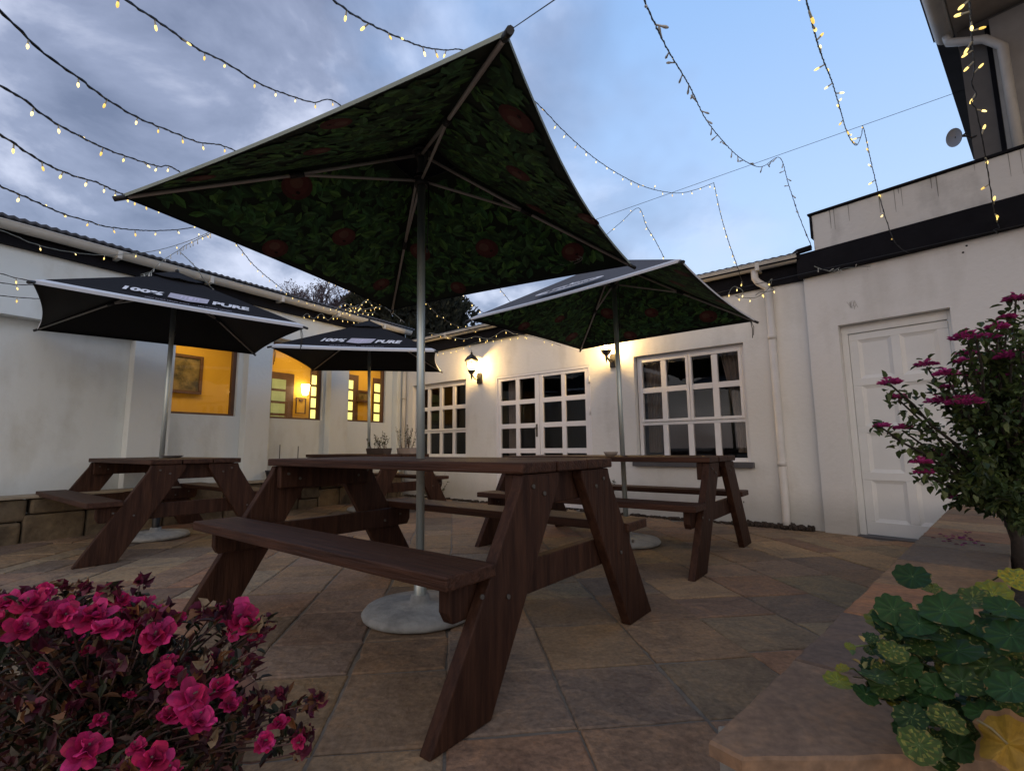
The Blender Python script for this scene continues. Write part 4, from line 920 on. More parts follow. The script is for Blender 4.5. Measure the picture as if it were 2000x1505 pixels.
# ================================================================== NASTURTIUM
def nasturtium():
    rn = random.Random(77); base = at(1860, 1400, .74); base.z = ZP - .05
    t = empty('nasturtium_plant', base); tag(t, 'trailing nasturtium with round green and yellow leaves spilling over the planter capping', 'plant')
    lf = MB(); st = MB()
    def rl(x, y, d, rpx, kind, tilt=None):
        c = at(x, y, d) - base; r = .88 * rpx * d / FOC; toc = (CAM - (c + base)).normalized()
        n = (toc * rn.uniform(.35, .8) + Vector((0, 0, 1)) * rn.uniform(.5, 1.0) + rv(rn, .35)).normalized() if tilt is None else tilt
        ex = n.orthogonal().normalized(); a0 = rn.uniform(0, 6.28); ex = ex * math.cos(a0) + n.cross(ex) * math.sin(a0); ey = n.cross(ex)
        cols = {'b': [(.014, .040, .009), (.019, .050, .012), (.009, .028, .006)], 'g': [(.020, .042, .008), (.014, .033, .008)], 'y': [(.17, .15, .014), (.11, .12, .014)], 'v': [(.038, .060, .012), (.052, .070, .014)]}[kind]
        base_c = vary(rn, cols, .15); NA = 45; rings = [0, .2, .42, .62, .80, .93, 1.0]; vs = [c + n * 0.0]
        ph = rn.uniform(0, 6)
        for j, q_ in enumerate(rings[1:]):
            for k in range(NA):
                a = 2 * math.pi * k / NA; lob = 1 + .055 * math.cos(9 * a) * q_ + .03 * math.sin(3 * a + ph); zz_ = (.10 * q_ ** 2 * math.cos(2 * a + ph) + .05 * math.cos(9 * a) * q_ + .07 * q_) * r
                vs.append(c + (ex * math.cos(a) + ey * math.sin(a)) * r * q_ * lob + n * zz_)
        o = len(lf.v); lf.v += [tuple(v) for v in vs]
        ph2 = rn.uniform(0, 6); ph3 = rn.uniform(0, 6)
        def vein(k): return (k % 5 == 0)
        for k in range(NA):
            f = (0, 1 + k, 1 + (k + 1) % NA); lf.f.append([o + i for i in f]); lf.m.append(0); lf.sm.append(True); lf.c.append(tuple(min(1, v * 1.9) + .015 for v in base_c) if vein(k) else tuple(v * 1.15 for v in base_c))
            for j in range(5):
                f = (1 + j * NA + k, 1 + (j + 1) * NA + k, 1 + (j + 1) * NA + (k + 1) % NA, 1 + j * NA + (k + 1) % NA); lf.f.append([o + i for i in f]); lf.m.append(0); lf.sm.append(True)
                cc = base_c
                pn = math.sin(k * .62 + ph2 + j * 1.9) + math.sin(k * 1.31 + ph3 - j * 2.3) + rn.uniform(-.5, .5)
                if kind == 'v' and pn > .75: cc = (.12, .12, .025)
                if kind == 'g' and pn > 1.3: cc = (.09, .11, .03)
                if vein(k) and j < 3: cc = tuple(v * 1.35 for v in cc)
                if kind == 'y' and pn > .8: cc = (.10, .13, .03)
                if j == 4 and pn > 1.1: cc = (.13, .10, .035)
                lf.c.append(tuple(v * rn.uniform(.9, 1.1) for v in cc))
        root = c + Vector((rn.uniform(.05, .11) if x < 1800 else rn.uniform(-.01, .04), rn.uniform(.02, .06), -min(c.z - .052, rn.uniform(.02, .05))))
        st.tube([c, c.lerp(root, .4) + Vector((0, 0, .01)) + rv(rn, .008), root], .0016, 5, 0, True, (.10, .13, .04))
    spec = [(1782, 1126, .86, 34, 'b'), (1745, 1190, .84, 36, 'b'), (1845, 1192, .80, 48, 'b'), (1795, 1235, .80, 44, 'b'), (1900, 1170, .86, 36, 'v'), (1965, 1190, .80, 40, 'b'), (1940, 1160, .9, 34, 'y'), (1985, 1130, .92, 30, 'y'), (1975, 1240, .76, 46, 'b'), (1870, 1270, .78, 46, 'b'), (1930, 1300, .76, 44, 'g'), (1760, 1275, .82, 34, 'g'), (1700, 1245, .84, 16, 'g'), (1712, 1262, .84, 15, 'b'), (1757, 1290, .80, 28, 'v'), (1722, 1310, .80, 22, 'v'), (1637, 1330, .80, 28, 'y'), (1690, 1355, .78, 26, 'b'), (1730, 1345, .78, 26, 'v'), (1695, 1300, .82, 17, 'b'), (1880, 1330, .75, 38, 'g'), (1975, 1345, .70, 46, 'b'), (1905, 1220, .82, 40, 'b'), (1780, 1400, .72, 34, 'g'), (1850, 1405, .70, 36, 'v'), (1795, 1455, .68, 40, 'v'), (1645, 1305, .82, 14, 'y'), (1660, 1262, .83, 11, 'y'), (1920, 1390, .72, 34, 'b'), (1990, 1420, .68, 30, 'g'), (1830, 1340, .76, 32, 'b'), (1960, 1430, .72, 30, 'v'), (1820, 1150, .88, 20, 'v'), (1870, 1215, .84, 30, 'b'), (1765, 1335, .80, 24, 'v'), (1700, 1270, .86, 14, 'v'), (1935, 1245, .80, 36, 'b')]
    for q_ in spec: rl(*q_)
    for k in range(130):
        x, y = rn.uniform(1700, 2050), rn.uniform(1200, 1500)
        if x < 1700 + max(0, y - 1330) * .65: continue
        if rn.random() < .12: continue
        rl(x, y, rn.uniform(.80, .90) - (y - 1200) / 300 * .09, rn.uniform(18, 38), rn.choice('bbbgggvvy'))
    for k in range(26): rl(rn.uniform(1790, 2090), rn.uniform(1200, 1400), rn.uniform(.80, .95), rn.uniform(26, 44), rn.choice('bbggv'))
    for k in range(14): 
        x = rn.uniform(1650, 1760); y = rn.uniform(1240, 1370); c = at(x, y, .8) - base; leaf(lf, c, rv(rn), Vector((0, 0, 1)), .014, .009, vary(rn, [(.2, .2, .08), (.06, .1, .04), (.3, .22, .08)]))
    for k in range(26):
        a = at(rn.uniform(1700, 2000), rn.uniform(1240, 1440), rn.uniform(.84, .92)) - base; b_ = a + rv(rn, .06); b_.z = max(0, b_.z - .05); st.tube([a, a.lerp(b_, .5) + rv(rn, .012), b_], .0015, 4, 0, True, (.09, .09, .04))
    lf.build('foliage', m_nast, t); st.build('stems', leafm('nasturtium_stem', .0), t)
    # withered yellow leaf curling at the edge
    wl_ = MB(); c = at(1968, 1452, .66) - base; n = (CAM - (c + base)).normalized(); ex = n.orthogonal().normalized(); ey = n.cross(ex); NA = 48; RG = 6; vs = [c]
    for j in range(1, RG + 1):
        q_ = j / RG
        for k in range(NA):
            a = 2 * math.pi * k / NA; lob = 1 - .30 * q_ * max(0, math.sin(2.5 * a + .6)) ** 2 - .06 * math.sin(11 * a) * q_; r_ = .044 * q_ * lob
            vs.append(c + (ex * math.cos(a) + ey * math.sin(a) * .85) * r_ + n * (.020 * q_ ** 2 * math.sin(a * 2 + .5) + .007 * q_ * math.cos(a * 5) - .012 * q_ ** 2))
    o_ = 0
    for k in range(NA):
        wl_.add([vs[0], vs[1 + k], vs[1 + (k + 1) % NA]], [(0, 1, 2)], 0, (.36, .22, .02), True)
    for j in range(RG - 1):
        for k in range(NA):
            cc = (.34, .20, .02) if j < RG - 2 else (.27, .15, .07); f_ = rn.uniform(.85, 1.1)
            wl_.add([vs[1 + j * NA + k], vs[1 + (j + 1) * NA + k], vs[1 + (j + 1) * NA + (k + 1) % NA], vs[1 + j * NA + (k + 1) % NA]], [(0, 1, 2, 3)], 0, tuple(v * f_ for v in cc), True)
    s_ = at(1908, 1405, .69) - base; wl_.tube([c, c.lerp(s_, .5) + Vector((0, 0, .004)), s_], .0018, 5, 0, True, (.3, .24, .12)); o = wl_.build('withered_leaf', m_petal, t); o['label'] = 'curled yellow withered leaf with brown rim'
nasturtium()

# ================================================================== BOUGAINVILLEA
def bougain():
    rn = random.Random(31); base = onz(1990, 1112, ZP - .05); base.z = ZP - .05
    t = empty('bougainvillea_shrub', base); tag(t, 'tall bougainvillea with dark leaves and magenta flowers in front of the white panelled door', 'shrub')
    D = (base - CAM).dot(_f); st = MB(); lf = MB()
    cols = [(.040, .070, .018), (.060, .092, .022), (.030, .052, .016), (.080, .105, .03)]
    heads = [(1740, 742, 14), (1724, 826, 8), (1762, 830, 9), (1810, 706, 14), (1848, 725, 14), (1890, 655, 24), (1925, 655, 17), (1950, 695, 30), (1975, 692, 20), (1890, 685, 12), (1845, 778, 26), (1885, 782, 24), (1905, 727, 13), (1950, 728, 13), (1968, 803, 22), (1835, 884, 24), (1800, 897, 12), (1805, 917, 10), (1862, 965, 9), (1984, 578, 14), (1948, 634, 13), (1968, 614, 9), (1755, 770, 9), (1892, 880, 8), (1998, 862, 10), (1880, 700, 8), (1850, 750, 8), (2040, 700, 24), (2060, 620, 20), (2080, 800, 24)]
    trunk_top = Vector((.0, .0, .30)); st.tube([Vector((0, 0, 0)), Vector((.01, .0, .12)), Vector((-.005, .01, .22)), trunk_top], [.024, .022, .021, .02], 10)
    targets = []
    for (x, y, r) in heads:
        d = D + rn.uniform(-.22, .22); targets.append((at(x, y + 10, d) - base, True))
    for k in range(72):
        x = 1985 + rn.gauss(0, 75); y = rn.uniform(640, 1030); lim = 1740 + max(0, (y - 860)) * 1.25 + max(0, 690 - y) * 1.6
        if x < lim + 25: x = lim + 25 + rn.uniform(0, 60)
        targets.append((at(x, y, D + rn.uniform(-.35, .35)) - base, False))
    def spray(p, dirn, n, spread):
        for k in range(n):
            q = p + rv(rn, spread); leaf(lf, q, (rv(rn) + dirn * .3 + Vector((0, 0, -.25))), Vector((0, 0, 1)), rn.uniform(.026, .046), rn.uniform(.017, .027), vary(rn, cols, .35))
    for tg, fl in targets:
        mid = Vector((tg.x * .35 + rn.uniform(-.04, .04), tg.y * .35 + rn.uniform(-.04, .04), trunk_top.z * .6 + tg.z * .35)); pts = []
        for k in range(9):
            f = k / 8; p = Vector((0, 0, .22)).lerp(mid, f).lerp(mid.lerp(tg, f), f); p = p + rv(rn, .012) * (1 if 0 < k < 8 else 0); pts.append(p)
        st.tube(pts, [.010 * (1 - .8 * k / 8) + .0015 for k in range(9)], 5)
        dirn = (pts[-1] - pts[-3]).normalized()
        for k in range(3, 9): spray(pts[k], dirn, 11 if k > 5 else 7, .040)
        for k in range(8): 
            f = rn.uniform(.5, 1); i = min(7, int(f * 8)); spray(pts[i].lerp(pts[i + 1], f * 8 - i), dirn, 3, .035)
    lf.build('foliage', m_leaf, t); st.build('branches', m_bark, t)
    for (x, y, r), (tg, _) in zip(heads, targets):
        fm = MB(); d = (tg + base - CAM).dot(_f); rr_ = r * d / FOC
        n = int(30 + r * 5)
        for k in range(n):
            a = rn.uniform(0, 6.28); q_ = rn.random() ** .5; p = tg + Vector((rr_ * 1.05 * q_ * math.cos(a), rr_ * .9 * q_ * math.sin(a), rn.uniform(-.1, .75) * rr_ * (1.15 - q_) + .004))
            leaf(fm, p, Vector((math.cos(a) * (.3 + q_), math.sin(a) * (.3 + q_), rn.uniform(.1, 1.0))), Vector((0, 0, 1)), rn.uniform(.014, .024), rn.uniform(.010, .016), vary(rn, [(.42, .035, .20), (.52, .06, .28), (.34, .025, .16), (.48, .05, .20)], .25), .3)
        fm.build('flower_head', m_petal, t)
    # fallen petals on the capping
    return base
bougain()
s = MB(); rn = random.Random(6)
for k in range(34):
    x, y = rn.gauss(1880, 22), rn.gauss(1052, 7); p = onz(x, y, ZP + .004); leaf(s, p, Vector((rn.uniform(-1, 1), rn.uniform(-1, 1), .1)), Vector((0, 0, 1)), .022, .015, vary(rn, [(.22, .03, .13), (.14, .03, .07), (.3, .05, .2)]))
tag(s.build('fallen_petals', m_petal), 'scatter of fallen magenta petals on the planter capping', 'petals', kind='stuff')

# ================================================================== AZALEA (left foreground)
def azalea():
    rn = random.Random(55); base = at(190, 1500, .95); base.z = 0.0
    t = empty('azalea_shrub', base); tag(t, 'azalea shrub with double pink flowers and dark withered buds in the left foreground', 'shrub')
    tub = MB(); tub.lathe([(0, .0), (.22, .0), (.27, .26), (.28, .26), (.28, .29), (.25, .29), (.245, .25), (0, .25)], 28); o = tub.build('pot', mat('terracotta', (.2, .09, .05), rough=.85, var=.2), t)
    lf = MB(); st = MB()
    lc = [(.022, .024, .008), (.055, .036, .012), (.014, .015, .006), (.065, .012, .009), (.04, .009, .008), (.10, .045, .018), (.018, .025, .008), (.05, .012, .016), (.012, .010, .006)]
    fl = [(8, 1168, 26, .66), (55, 1167, 34, .62), (52, 1218, 28, .60), (112, 1192, 32, .64), (128, 1196, 24, .60), (180, 1192, 36, .62), (208, 1160, 22, .70), (205, 1212, 30, .60), (268, 1168, 24, .72), (262, 1205, 22, .66), (302, 1232, 34, .62), (240, 1225, 22, .64), (470, 1196, 36, .74), (485, 1212, 22, .72), (380, 1352, 38, .60), (392, 1392, 34, .58), (335, 1385, 28, .60), (430, 1330, 28, .64), (172, 1455, 36, .54), (300, 1475, 32, .55), (268, 1450, 18, .56), (312, 1310, 26, .64), (345, 1320, 18, .66), (325, 1285, 16, .66), (545, 1405, 18, .70), (520, 1440, 22, .66), (232, 1290, 12, .7), (145, 1240, 14, .7), (330, 1500, 26, .55), (90, 1150, 18, .74), (30, 1195, 18, .66), (150, 1220, 20, .66), (350, 1205, 14, .74), (300, 1180, 16, .74), (80, 1300, 14, .66), (200, 1400, 16, .62), (130, 1180, 18, .7), (240, 1165, 18, .7), (440, 1190, 18, .76), (455, 1225, 16, .74), (500, 1235, 14, .74), (450, 1370, 18, .66), (415, 1290, 14, .68), (585, 1445, 14, .68), (255, 1350, 12, .66), (148, 1330, 10, .66), (170, 1265, 12, .68), (-30, 1200, 30, .6), (-40, 1290, 30, .6)]
    crown = Vector((0, 0, .30))
    def twig(tip, r=.0035, n=6):
        mid = Vector((tip.x * .45 + rn.uniform(-.02, .02), tip.y * .45, max(.2, tip.z * .7))); pts = []
        b0 = Vector((rn.uniform(-.06, .06), rn.uniform(-.06, .06), .26))
        for k in range(n + 1):
            f = k / n; pts.append(b0.lerp(mid, f).lerp(mid.lerp(tip, f), f) + rv(rn, .004))
        st.tube(pts, [r * (1 - .65 * k / n) for k in range(n + 1)], 5, 0, True); return pts
    tips = []
    for (x, y, r, d) in fl: 
        c = at(x, y, d) - base; pts = twig(c); tips.append((pts, d))
    def top(x):   # upper outline of the bush in the photograph
        prof = [(-60, 1150), (60, 1150), (250, 1150), (330, 1190), (400, 1250), (520, 1225), (525, 1290), (560, 1380), (615, 1400), (630, 1500)]
        for (a, ya), (b_, yb) in zip(prof, prof[1:]):
            if a <= x <= b_: return ya + (yb - ya) * (x - a) / (b_ - a)
        return 1500
    extra = [(505, 1222), (510, 1226), (526, 1212), (440, 1200), (420, 1196), (395, 1190), (318, 1192), (270, 1140), (220, 1150), (160, 1152), (115, 1150), (618, 1372), (612, 1378), (600, 1440), (560, 1395), (545, 1360), (515, 1375), (480, 1370), (585, 1470), (600, 1430), (440, 1290), (470, 1290), (460, 1240), (425, 1290)]
    for k in range(210):
        if k < len(extra): x, y = extra[k]; d = rn.uniform(.68, .78)
        else:
            x = rn.uniform(-60, 560) * (.5 + .5 * rn.random() ** .3); y = top(x) + 15 + abs(rn.gauss(0, 140)); d = rn.uniform(.60, .90)
            if y > 1540: y = rn.uniform(top(x) + 20, 1520)
        c = at(x, y, d) - base
        if c.z < .25: c.z = .25 + rn.random() * .05
        pts = twig(c, .0028)
        kk = 14 if k >= len(extra) else 9
        for q in range(kk):
            f = rn.uniform(.55, 1.0) if k >= len(extra) else rn.uniform(.88, 1.0); i = min(5, int(f * 6)); p = pts[i].lerp(pts[i + 1], f * 6 - i)
            leaf(lf, p, rv(rn) + Vector((0, 0, .5)), Vector((0, 0, 1)), rn.uniform(.014, .028), rn.uniform(.007, .012), vary(rn, lc, .4))
        if rn.random() < .30 or k < len(extra):   # withered blossoms
            for q in range(12): leaf(lf, pts[-1] + rv(rn, .006), rv(rn) + Vector((0, 0, .4)), rv(rn), rn.uniform(.012, .02), rn.uniform(.009, .014), vary(rn, [(.10, .008, .03), (.06, .006, .02), (.16, .015, .04), (.20, .08, .03), (.24, .17, .10), (.05, .008, .015)], .3), .5, 0, .4)
    for pts, d in tips:
        for q in range(14):
            f = rn.uniform(.4, .92); i = min(5, int(f * 6)); leaf(lf, pts[i].lerp(pts[i + 1], f * 6 - i) + rv(rn, .006), rv(rn) + Vector((0, 0, .3)), Vector((0, 0, 1)), rn.uniform(.014, .028), rn.uniform(.008, .012), vary(rn, lc, .4))
    for k in range(2600):   # inner leaves that close the bush
        x = rn.uniform(-60, 470); y = top(x) + 40 + rn.random() * 330; d = rn.uniform(.74, .98); c = at(x, y, d) - base
        if c.z < .24 or y > 1600: continue
        leaf(lf, c, rv(rn) + Vector((0, 0, .3)), rv(rn), rn.uniform(.016, .030), rn.uniform(.008, .013), vary(rn, lc, .4))
    lf.build('foliage', m_leaf, t); st.build('branches', m_twig, t)
    def petal(mb, c, d, up, l, w_, col, cup):
        d = d.normalized(); s = d.cross(up); s = s.normalized() if s.length > 1e-4 else d.orthogonal().normalized(); n = s.cross(d); NU, NV = 4, 4; vs = []; ph = rn.uniform(0, 6)
        for i in range(NU + 1):
            f = i / NU; wd = w_ * (.25 + .95 * math.sin(math.pi * min(1, .12 + .68 * f)) ** .8) * .5
            for j in range(NV + 1):
                g_ = (j / NV - .5) * 2; ruf = .10 * l * f * math.sin(g_ * 3.2 + ph)
                ln = l * f * (1 - .10 * g_ * g_ * f) 
                vs.append(c + d * ln + s * wd * g_ + n * (cup * l * f * f + ruf + abs(g_) * wd * .35))
        b0 = len(mb.v); mb.v += [tuple(v) for v in vs]
        for i in range(NU):
            for j in range(NV):
                mb.f.append([b0 + i * (NV + 1) + j, b0 + i * (NV + 1) + j + 1, b0 + (i + 1) * (NV + 1) + j + 1, b0 + (i + 1) * (NV + 1) + j]); mb.m.append(0); mb.sm.append(True)
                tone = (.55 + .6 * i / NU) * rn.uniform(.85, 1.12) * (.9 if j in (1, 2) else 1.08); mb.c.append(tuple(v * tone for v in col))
    for (x, y, r, d) in fl:
        c = at(x, y, d) - base; R_ = .86 * r * d / FOC; ax = ((CAM - (c + base)).normalized() * rn.uniform(.1, .7) + Vector((0, 0, 1)) * rn.uniform(.5, 1) + rv(rn, .5)).normalized()
        ex = ax.orthogonal().normalized(); ey = ax.cross(ex); fm = MB(); c0 = c - ax * R_ * .6
        pk = [(.56, .010, .12), (.48, .008, .085), (.66, .03, .20), (.40, .006, .09)]
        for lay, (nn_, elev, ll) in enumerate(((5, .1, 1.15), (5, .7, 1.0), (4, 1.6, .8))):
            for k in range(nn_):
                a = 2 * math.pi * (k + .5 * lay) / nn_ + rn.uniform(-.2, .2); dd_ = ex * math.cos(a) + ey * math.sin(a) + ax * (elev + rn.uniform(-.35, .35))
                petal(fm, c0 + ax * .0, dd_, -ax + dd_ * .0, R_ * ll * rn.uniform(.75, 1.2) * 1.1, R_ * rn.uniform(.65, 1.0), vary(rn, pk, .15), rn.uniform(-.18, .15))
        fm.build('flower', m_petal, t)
azalea()

# ================================================================== TREES BEHIND
def conifer():
    rn = random.Random(2); c = at(795, 700, 14.0); t = empty('conifer_tree', Vector((c.x, c.y, 0))); tag(t, 'dense dark conifer standing behind the corner of the two roofs', 'tree')
    s = MB(); s.tube([(0, 0, 0), (0, 0, 6.2)], [.28, .05], 10); s.build('trunk', m_bark, t)
    lf = MB()
    for k in range(24000):
        h = rn.uniform(1.8, 8.2); f = (h - 1.8) / 6.4; rad = 1.98 * (1 - f ** 2.2) * (1 + .12 * math.sin(h * 5 + 3 * math.sin(h))) + .1; a = rn.uniform(0, 6.28); rr_ = rad * (rn.random() ** .3) * (1 + .06 * math.sin(a * 7 + h * 3))
        p = Vector((rr_ * math.cos(a), rr_ * math.sin(a), h)); leaf(lf, p, Vector((math.cos(a), math.sin(a), rn.uniform(.3, 1.8))) + rv(rn, .5), rv(rn), rn.uniform(.10, .20), rn.uniform(.06, .10), vary(rn, [(.018, .024, .014), (.012, .016, .011), (.028, .032, .018)], .35))
    for k in range(7000):
        h = rn.uniform(1.9, 7.6); f = (h - 1.8) / 6.4; rad = 1.80 * (1 - f ** 2.2); a = rn.uniform(0, 6.28)
        leaf(lf, Vector((rad * math.cos(a), rad * math.sin(a), h)), rv(rn) + Vector((0, 0, .6)), Vector((math.cos(a), math.sin(a), 0)), rn.uniform(.22, .34), rn.uniform(.14, .22), vary(rn, [(.012, .016, .010)], .3))
    lf.build('crown', m_con, t)
def bare():
    rn = random.Random(12); c = at(618, 640, 12.5); t = empty('bare_tree', Vector((c.x, c.y, 0))); tag(t, 'twiggy almost leafless tree behind the left roof', 'tree')
    s = MB(); s.tube([(0, 0, 0), (.02, 0, 1.9), (0, .02, 3.7)], [.11, .09, .06], 9); s.build('trunk', m_bark, t); cr_ = MB(); lf = MB()
    def br(p, d, l, r, lv):
        q = p + d * l; m_ = p.lerp(q, .5) + rv(rn, l * .08); cr_.tube([p, m_, q], [r, r * .8, r * .6], 4, 0, False)
        if lv == 0:
            for k in range(3): leaf(lf, q + rv(rn, .05), rv(rn), rv(rn), .04, .022, vary(rn, [(.13, .09, .10), (.08, .055, .06)], .3))
            return
        for k in range(4 if lv > 2 else 3): br(p.lerp(q, rn.uniform(.55, 1)), (d + rv(rn, .75) + Vector((0, 0, .12))).normalized(), l * rn.uniform(.6, .8), r * .6, lv - 1)
    for k in range(9):
        a = k * .7; br(Vector((0, 0, 3.3 + .05 * k)), Vector((math.cos(a) * .7, math.sin(a) * .7, 1.0)).normalized(), .62, .03, 4)
    cr_.build('crown', mat('bare_twigs', (.10, .075, .085), rough=.9), t); lf.build('leaves', m_petal, t)
conifer(); bare()

# ================================================================== STRING LIGHTS
def cr_pts(pts, n=7):
    P = [Vector(p) for p in pts]; P = [P[0] * 2 - P[1]] + P + [P[-1] * 2 - P[-2]]; o = []
    for i in range(1, len(P) - 2):
        for k in range(n):
            t = k / n; a, b_, c, d = P[i - 1], P[i], P[i + 1], P[i + 2]
            o.append(.5 * ((2 * b_) + (c - a) * t + (2 * a - 5 * b_ + 4 * c - d) * t * t + (3 * b_ - a - 3 * c + d) * t ** 3))
    o.append(P[-2]); return o
def bulb_mesh(lit):
    s = MB(); s.lathe([(.0012, 0), (.0030, -.002), (.0034, -.022), (.0040, -.026)], 8, 0); s.lathe([(.0040, -.026), (.0052, -.032), (.0052, -.040), (.0028, -.047), (.0002, -.049)], 8, 1)
    o = s.build('bulb', [m_sock, lit] if lit else [m_off, m_off]); me = o.data; bpy.data.objects.remove(o); return me
BM = {True: [bulb_mesh(m_bulb), bulb_mesh(m_bulb), bulb_mesh(m_bulb2), bulb_mesh(m_bulb3)], False: [bulb_mesh(None)]}
GRP = 'fairy light strings slung across the courtyard'
def on(pl_, o, *pp): 
    r_ = []
    for x, y in pp:
        d = ray(x, y); r_.append((x, y, ((pl_.p + pl_.n * o - CAM).dot(pl_.n)) / d.dot(pl_.n)))
    return r_
def string(lab, pts, lit=True, sp=.135, wire=m_wire, jit=.012, seed=0, down=.75, r=.0034, fs=.95):
    sp = sp * 1.4; rn = random.Random(seed * 13 + 5); P = [at(v.x, v.y, math.exp(v.z / 100)) for v in cr_pts([(x, y, math.log(d) * 100) for x, y, d in pts])]
    o0 = P[0].copy(); t = empty('string_light', o0); tag(t, lab, 'string lights', GRP); P = [p - o0 for p in P]
    L = sum((b_ - a).length for a, b_ in zip(P, P[1:])); s = MB(); Q = []
    step = .02; acc = 0
    pts_ = []; d0 = 0; i = 0
    cum = [0]
    for a, b_ in zip(P, P[1:]): cum.append(cum[-1] + (b_ - a).length)
    def pos(l):
        l = max(0, min(l, cum[-1] - 1e-6)); import bisect; i = max(0, bisect.bisect_right(cum, l) - 1); i = min(i, len(P) - 2); return P[i].lerp(P[i + 1], (l - cum[i]) / max(1e-9, cum[i + 1] - cum[i]))
    n = max(4, int(L / .022)); pts_ = [pos(L * k / n) + rv(rn, .0016) for k in range(n + 1)]
    s.tube(pts_, r, 5); s.tube([p + Vector((0.003 * math.cos(k * 1.1), .003 * math.sin(k * 1.1), .003 * math.sin(k * 1.1 + 1))) for k, p in enumerate(pts_)], r * .75, 4); s.build('cable', wire, t)
    l = sp * .4; cnt = 0
    while l < L and cnt < 95:
        p = pos(l); d = (rv(rn) * (1 - down) + Vector((0, 0, -down))) if rn.random() < .8 else rv(rn)
        b = bpy.data.objects.new('bulb', rn.choice(BM[lit])); COL.objects.link(b); b.parent = t; b.location = p
        b.rotation_mode = 'QUATERNION'; b.rotation_quaternion = d.normalized().to_track_quat('-Z', 'Y'); f_ = fs * rn.uniform(.9, 1.12); b.scale = (f_, f_, f_)
        l += sp * rn.uniform(.85, 1.15); cnt += 1
string('light string from the top left corner running behind the big parasol', [(-60, -40, 1.2), (0, 20, 1.35), (75, 95, 1.5), (150, 150, 1.65), (210, 195, 1.85), (270, 230, 2.05), (330, 255, 2.3), (385, 277, 2.55), (457, 293, 2.9), (600, 380, 4.0), (760, 500, 5.6), (838, 597, 6.8), (870, 625, 7.2), (910, 641, 7.6), (962, 648, 7.9)], seed=1, wire=m_wire, fs=0.72)
string('light string sloping from the upper edge down to the middle of the big parasol rim', [(200, -30, 1.4), (245, 0, 1.5), (320, 50, 1.7), (380, 92, 1.9), (445, 125, 2.15), (500, 160, 2.35), (555, 183, 2.6), (610, 200, 2.85), (670, 210, 3.2), (820, 390, 5.0), (960, 540, 6.4), (975, 562, 6.7), (997, 590, 7.1)], seed=2, fs=0.74)
string('third string of lights down the left edge, ending behind the big parasol rim', [(-50, 130, 1.4), (0, 168, 1.5), (40, 190, 1.6), (92, 230, 1.75), (148, 262, 1.95), (205, 290, 2.2), (260, 310, 2.45), (310, 325, 2.75), (345, 332, 3.0), (480, 430, 4.4), (600, 515, 6.0), (628, 538, 6.5), (650, 551, 6.8), (672, 561, 7.1), (690, 568, 7.4), (704, 574, 7.6)], seed=3, fs=0.74)
string('light string meeting the left tip of the big parasol, then crossing to the left roof', [(-50, 235, 1.5), (0, 262, 1.65), (80, 315, 1.9), (135, 340, 2.1), (185, 355, 2.3), (232, 376, 2.6), (290, 400, 3.1), (380, 430, 3.9), (445, 460, 4.6), (495, 517, 5.2), (540, 555, 5.9), (577, 581, 6.5), (622, 595, 7.0), (665, 606, 7.5), (700, 612, 7.8)], seed=4, fs=0.74)
string('fifth string of lights at the left, sagging just above the left gutter', [(-50, 335, 1.8), (0, 363, 1.95), (50, 385, 2.15), (125, 418, 2.5), (170, 431, 2.7), (210, 443, 2.9), (285, 450, 3.3), (350, 448, 3.65), (400, 439, 4.0), (440, 430, 4.3)], seed=5, sp=.155, fs=0.8)
string('string of lights drooping across the left gutter and dark fascia', on(WL, -.30, (-40, 440), (14, 454), (55, 472), (95, 484), (137, 492), (194, 498), (246, 496), (306, 489), (370, 470)) + [(425, 446, 4.6)], seed=6, sp=.2, wire=m_wirel)
for k, pp in enumerate(([(-40, 528, 3.9), (0, 534, 4.0), (25, 541, 4.05), (60, 548, 4.1), (120, 552, 4.3)], [(-40, 548, 3.9), (0, 552, 4.0), (32, 556, 4.05), (70, 556, 4.1), (120, 556, 4.3)], [(-40, 572, 3.9), (0, 577, 4.0), (40, 581, 4.05), (74, 583, 4.1), (120, 585, 4.3)])):
    string(['uppermost of the three short light strings on the left wall by the black parasol tip', 'middle of the three short light strings on the left wall by the black parasol tip', 'lowest of the three short light strings on the left wall by the black parasol tip'][k], pp, seed=7 + k, sp=.12, wire=m_wire)
string('light string passing behind the big parasol peak and rising to the steel wire', [(600, -40, 1.6), (650, 0, 1.75), (700, 35, 1.95), (760, 65, 2.2), (820, 90, 2.5), (870, 98, 2.8), (910, 100, 3.0), (990, 150, 3.5), (1052, 205, 4.0), (1100, 255, 4.4), (1150, 300, 4.8), (1200, 335, 5.2), (1260, 365, 5.7), (1320, 377, 6.1), (1360, 370, 6.3), (1394, 357, 6.45)], seed=10, fs=0.95, down=0.6)
string('short light string dropping from the steel wire to the gutter above the downpipe', [(1394, 357, 6.45), (1408, 420, 5.9), (1424, 475, 5.4), (1440, 520, 5.0)] + on(WB, -.22, (1452, 560)), seed=11, sp=.16)
string('loose knot of lights hanging on the downpipe elbow', on(WB, -.22, (1420, 580), (1432, 560), (1448, 565), (1450, 575), (1435, 578), (1470, 582), (1490, 573), (1503, 560), (1508, 543), (1500, 556), (1512, 567), (1484, 571), (1476, 577)), seed=12, sp=.085, wire=m_wirel)
string('unlit string in the clear sky, running from the top edge to the parapet corner', [(1235, -60, 1.9), (1258, 0, 2.1), (1300, 90, 2.6), (1345, 165, 3.2), (1380, 235, 3.9), (1430, 295, 4.7), (1465, 320, 5.2), (1490, 325, 5.5), (1523, 308, 5.9), (1540, 360, 5.5), (1560, 420, 5.0)] + on(WC, -.03, (1586, 484)), lit=False, seed=13, sp=.15, wire=m_wire, fs=1.35, down=0.15)
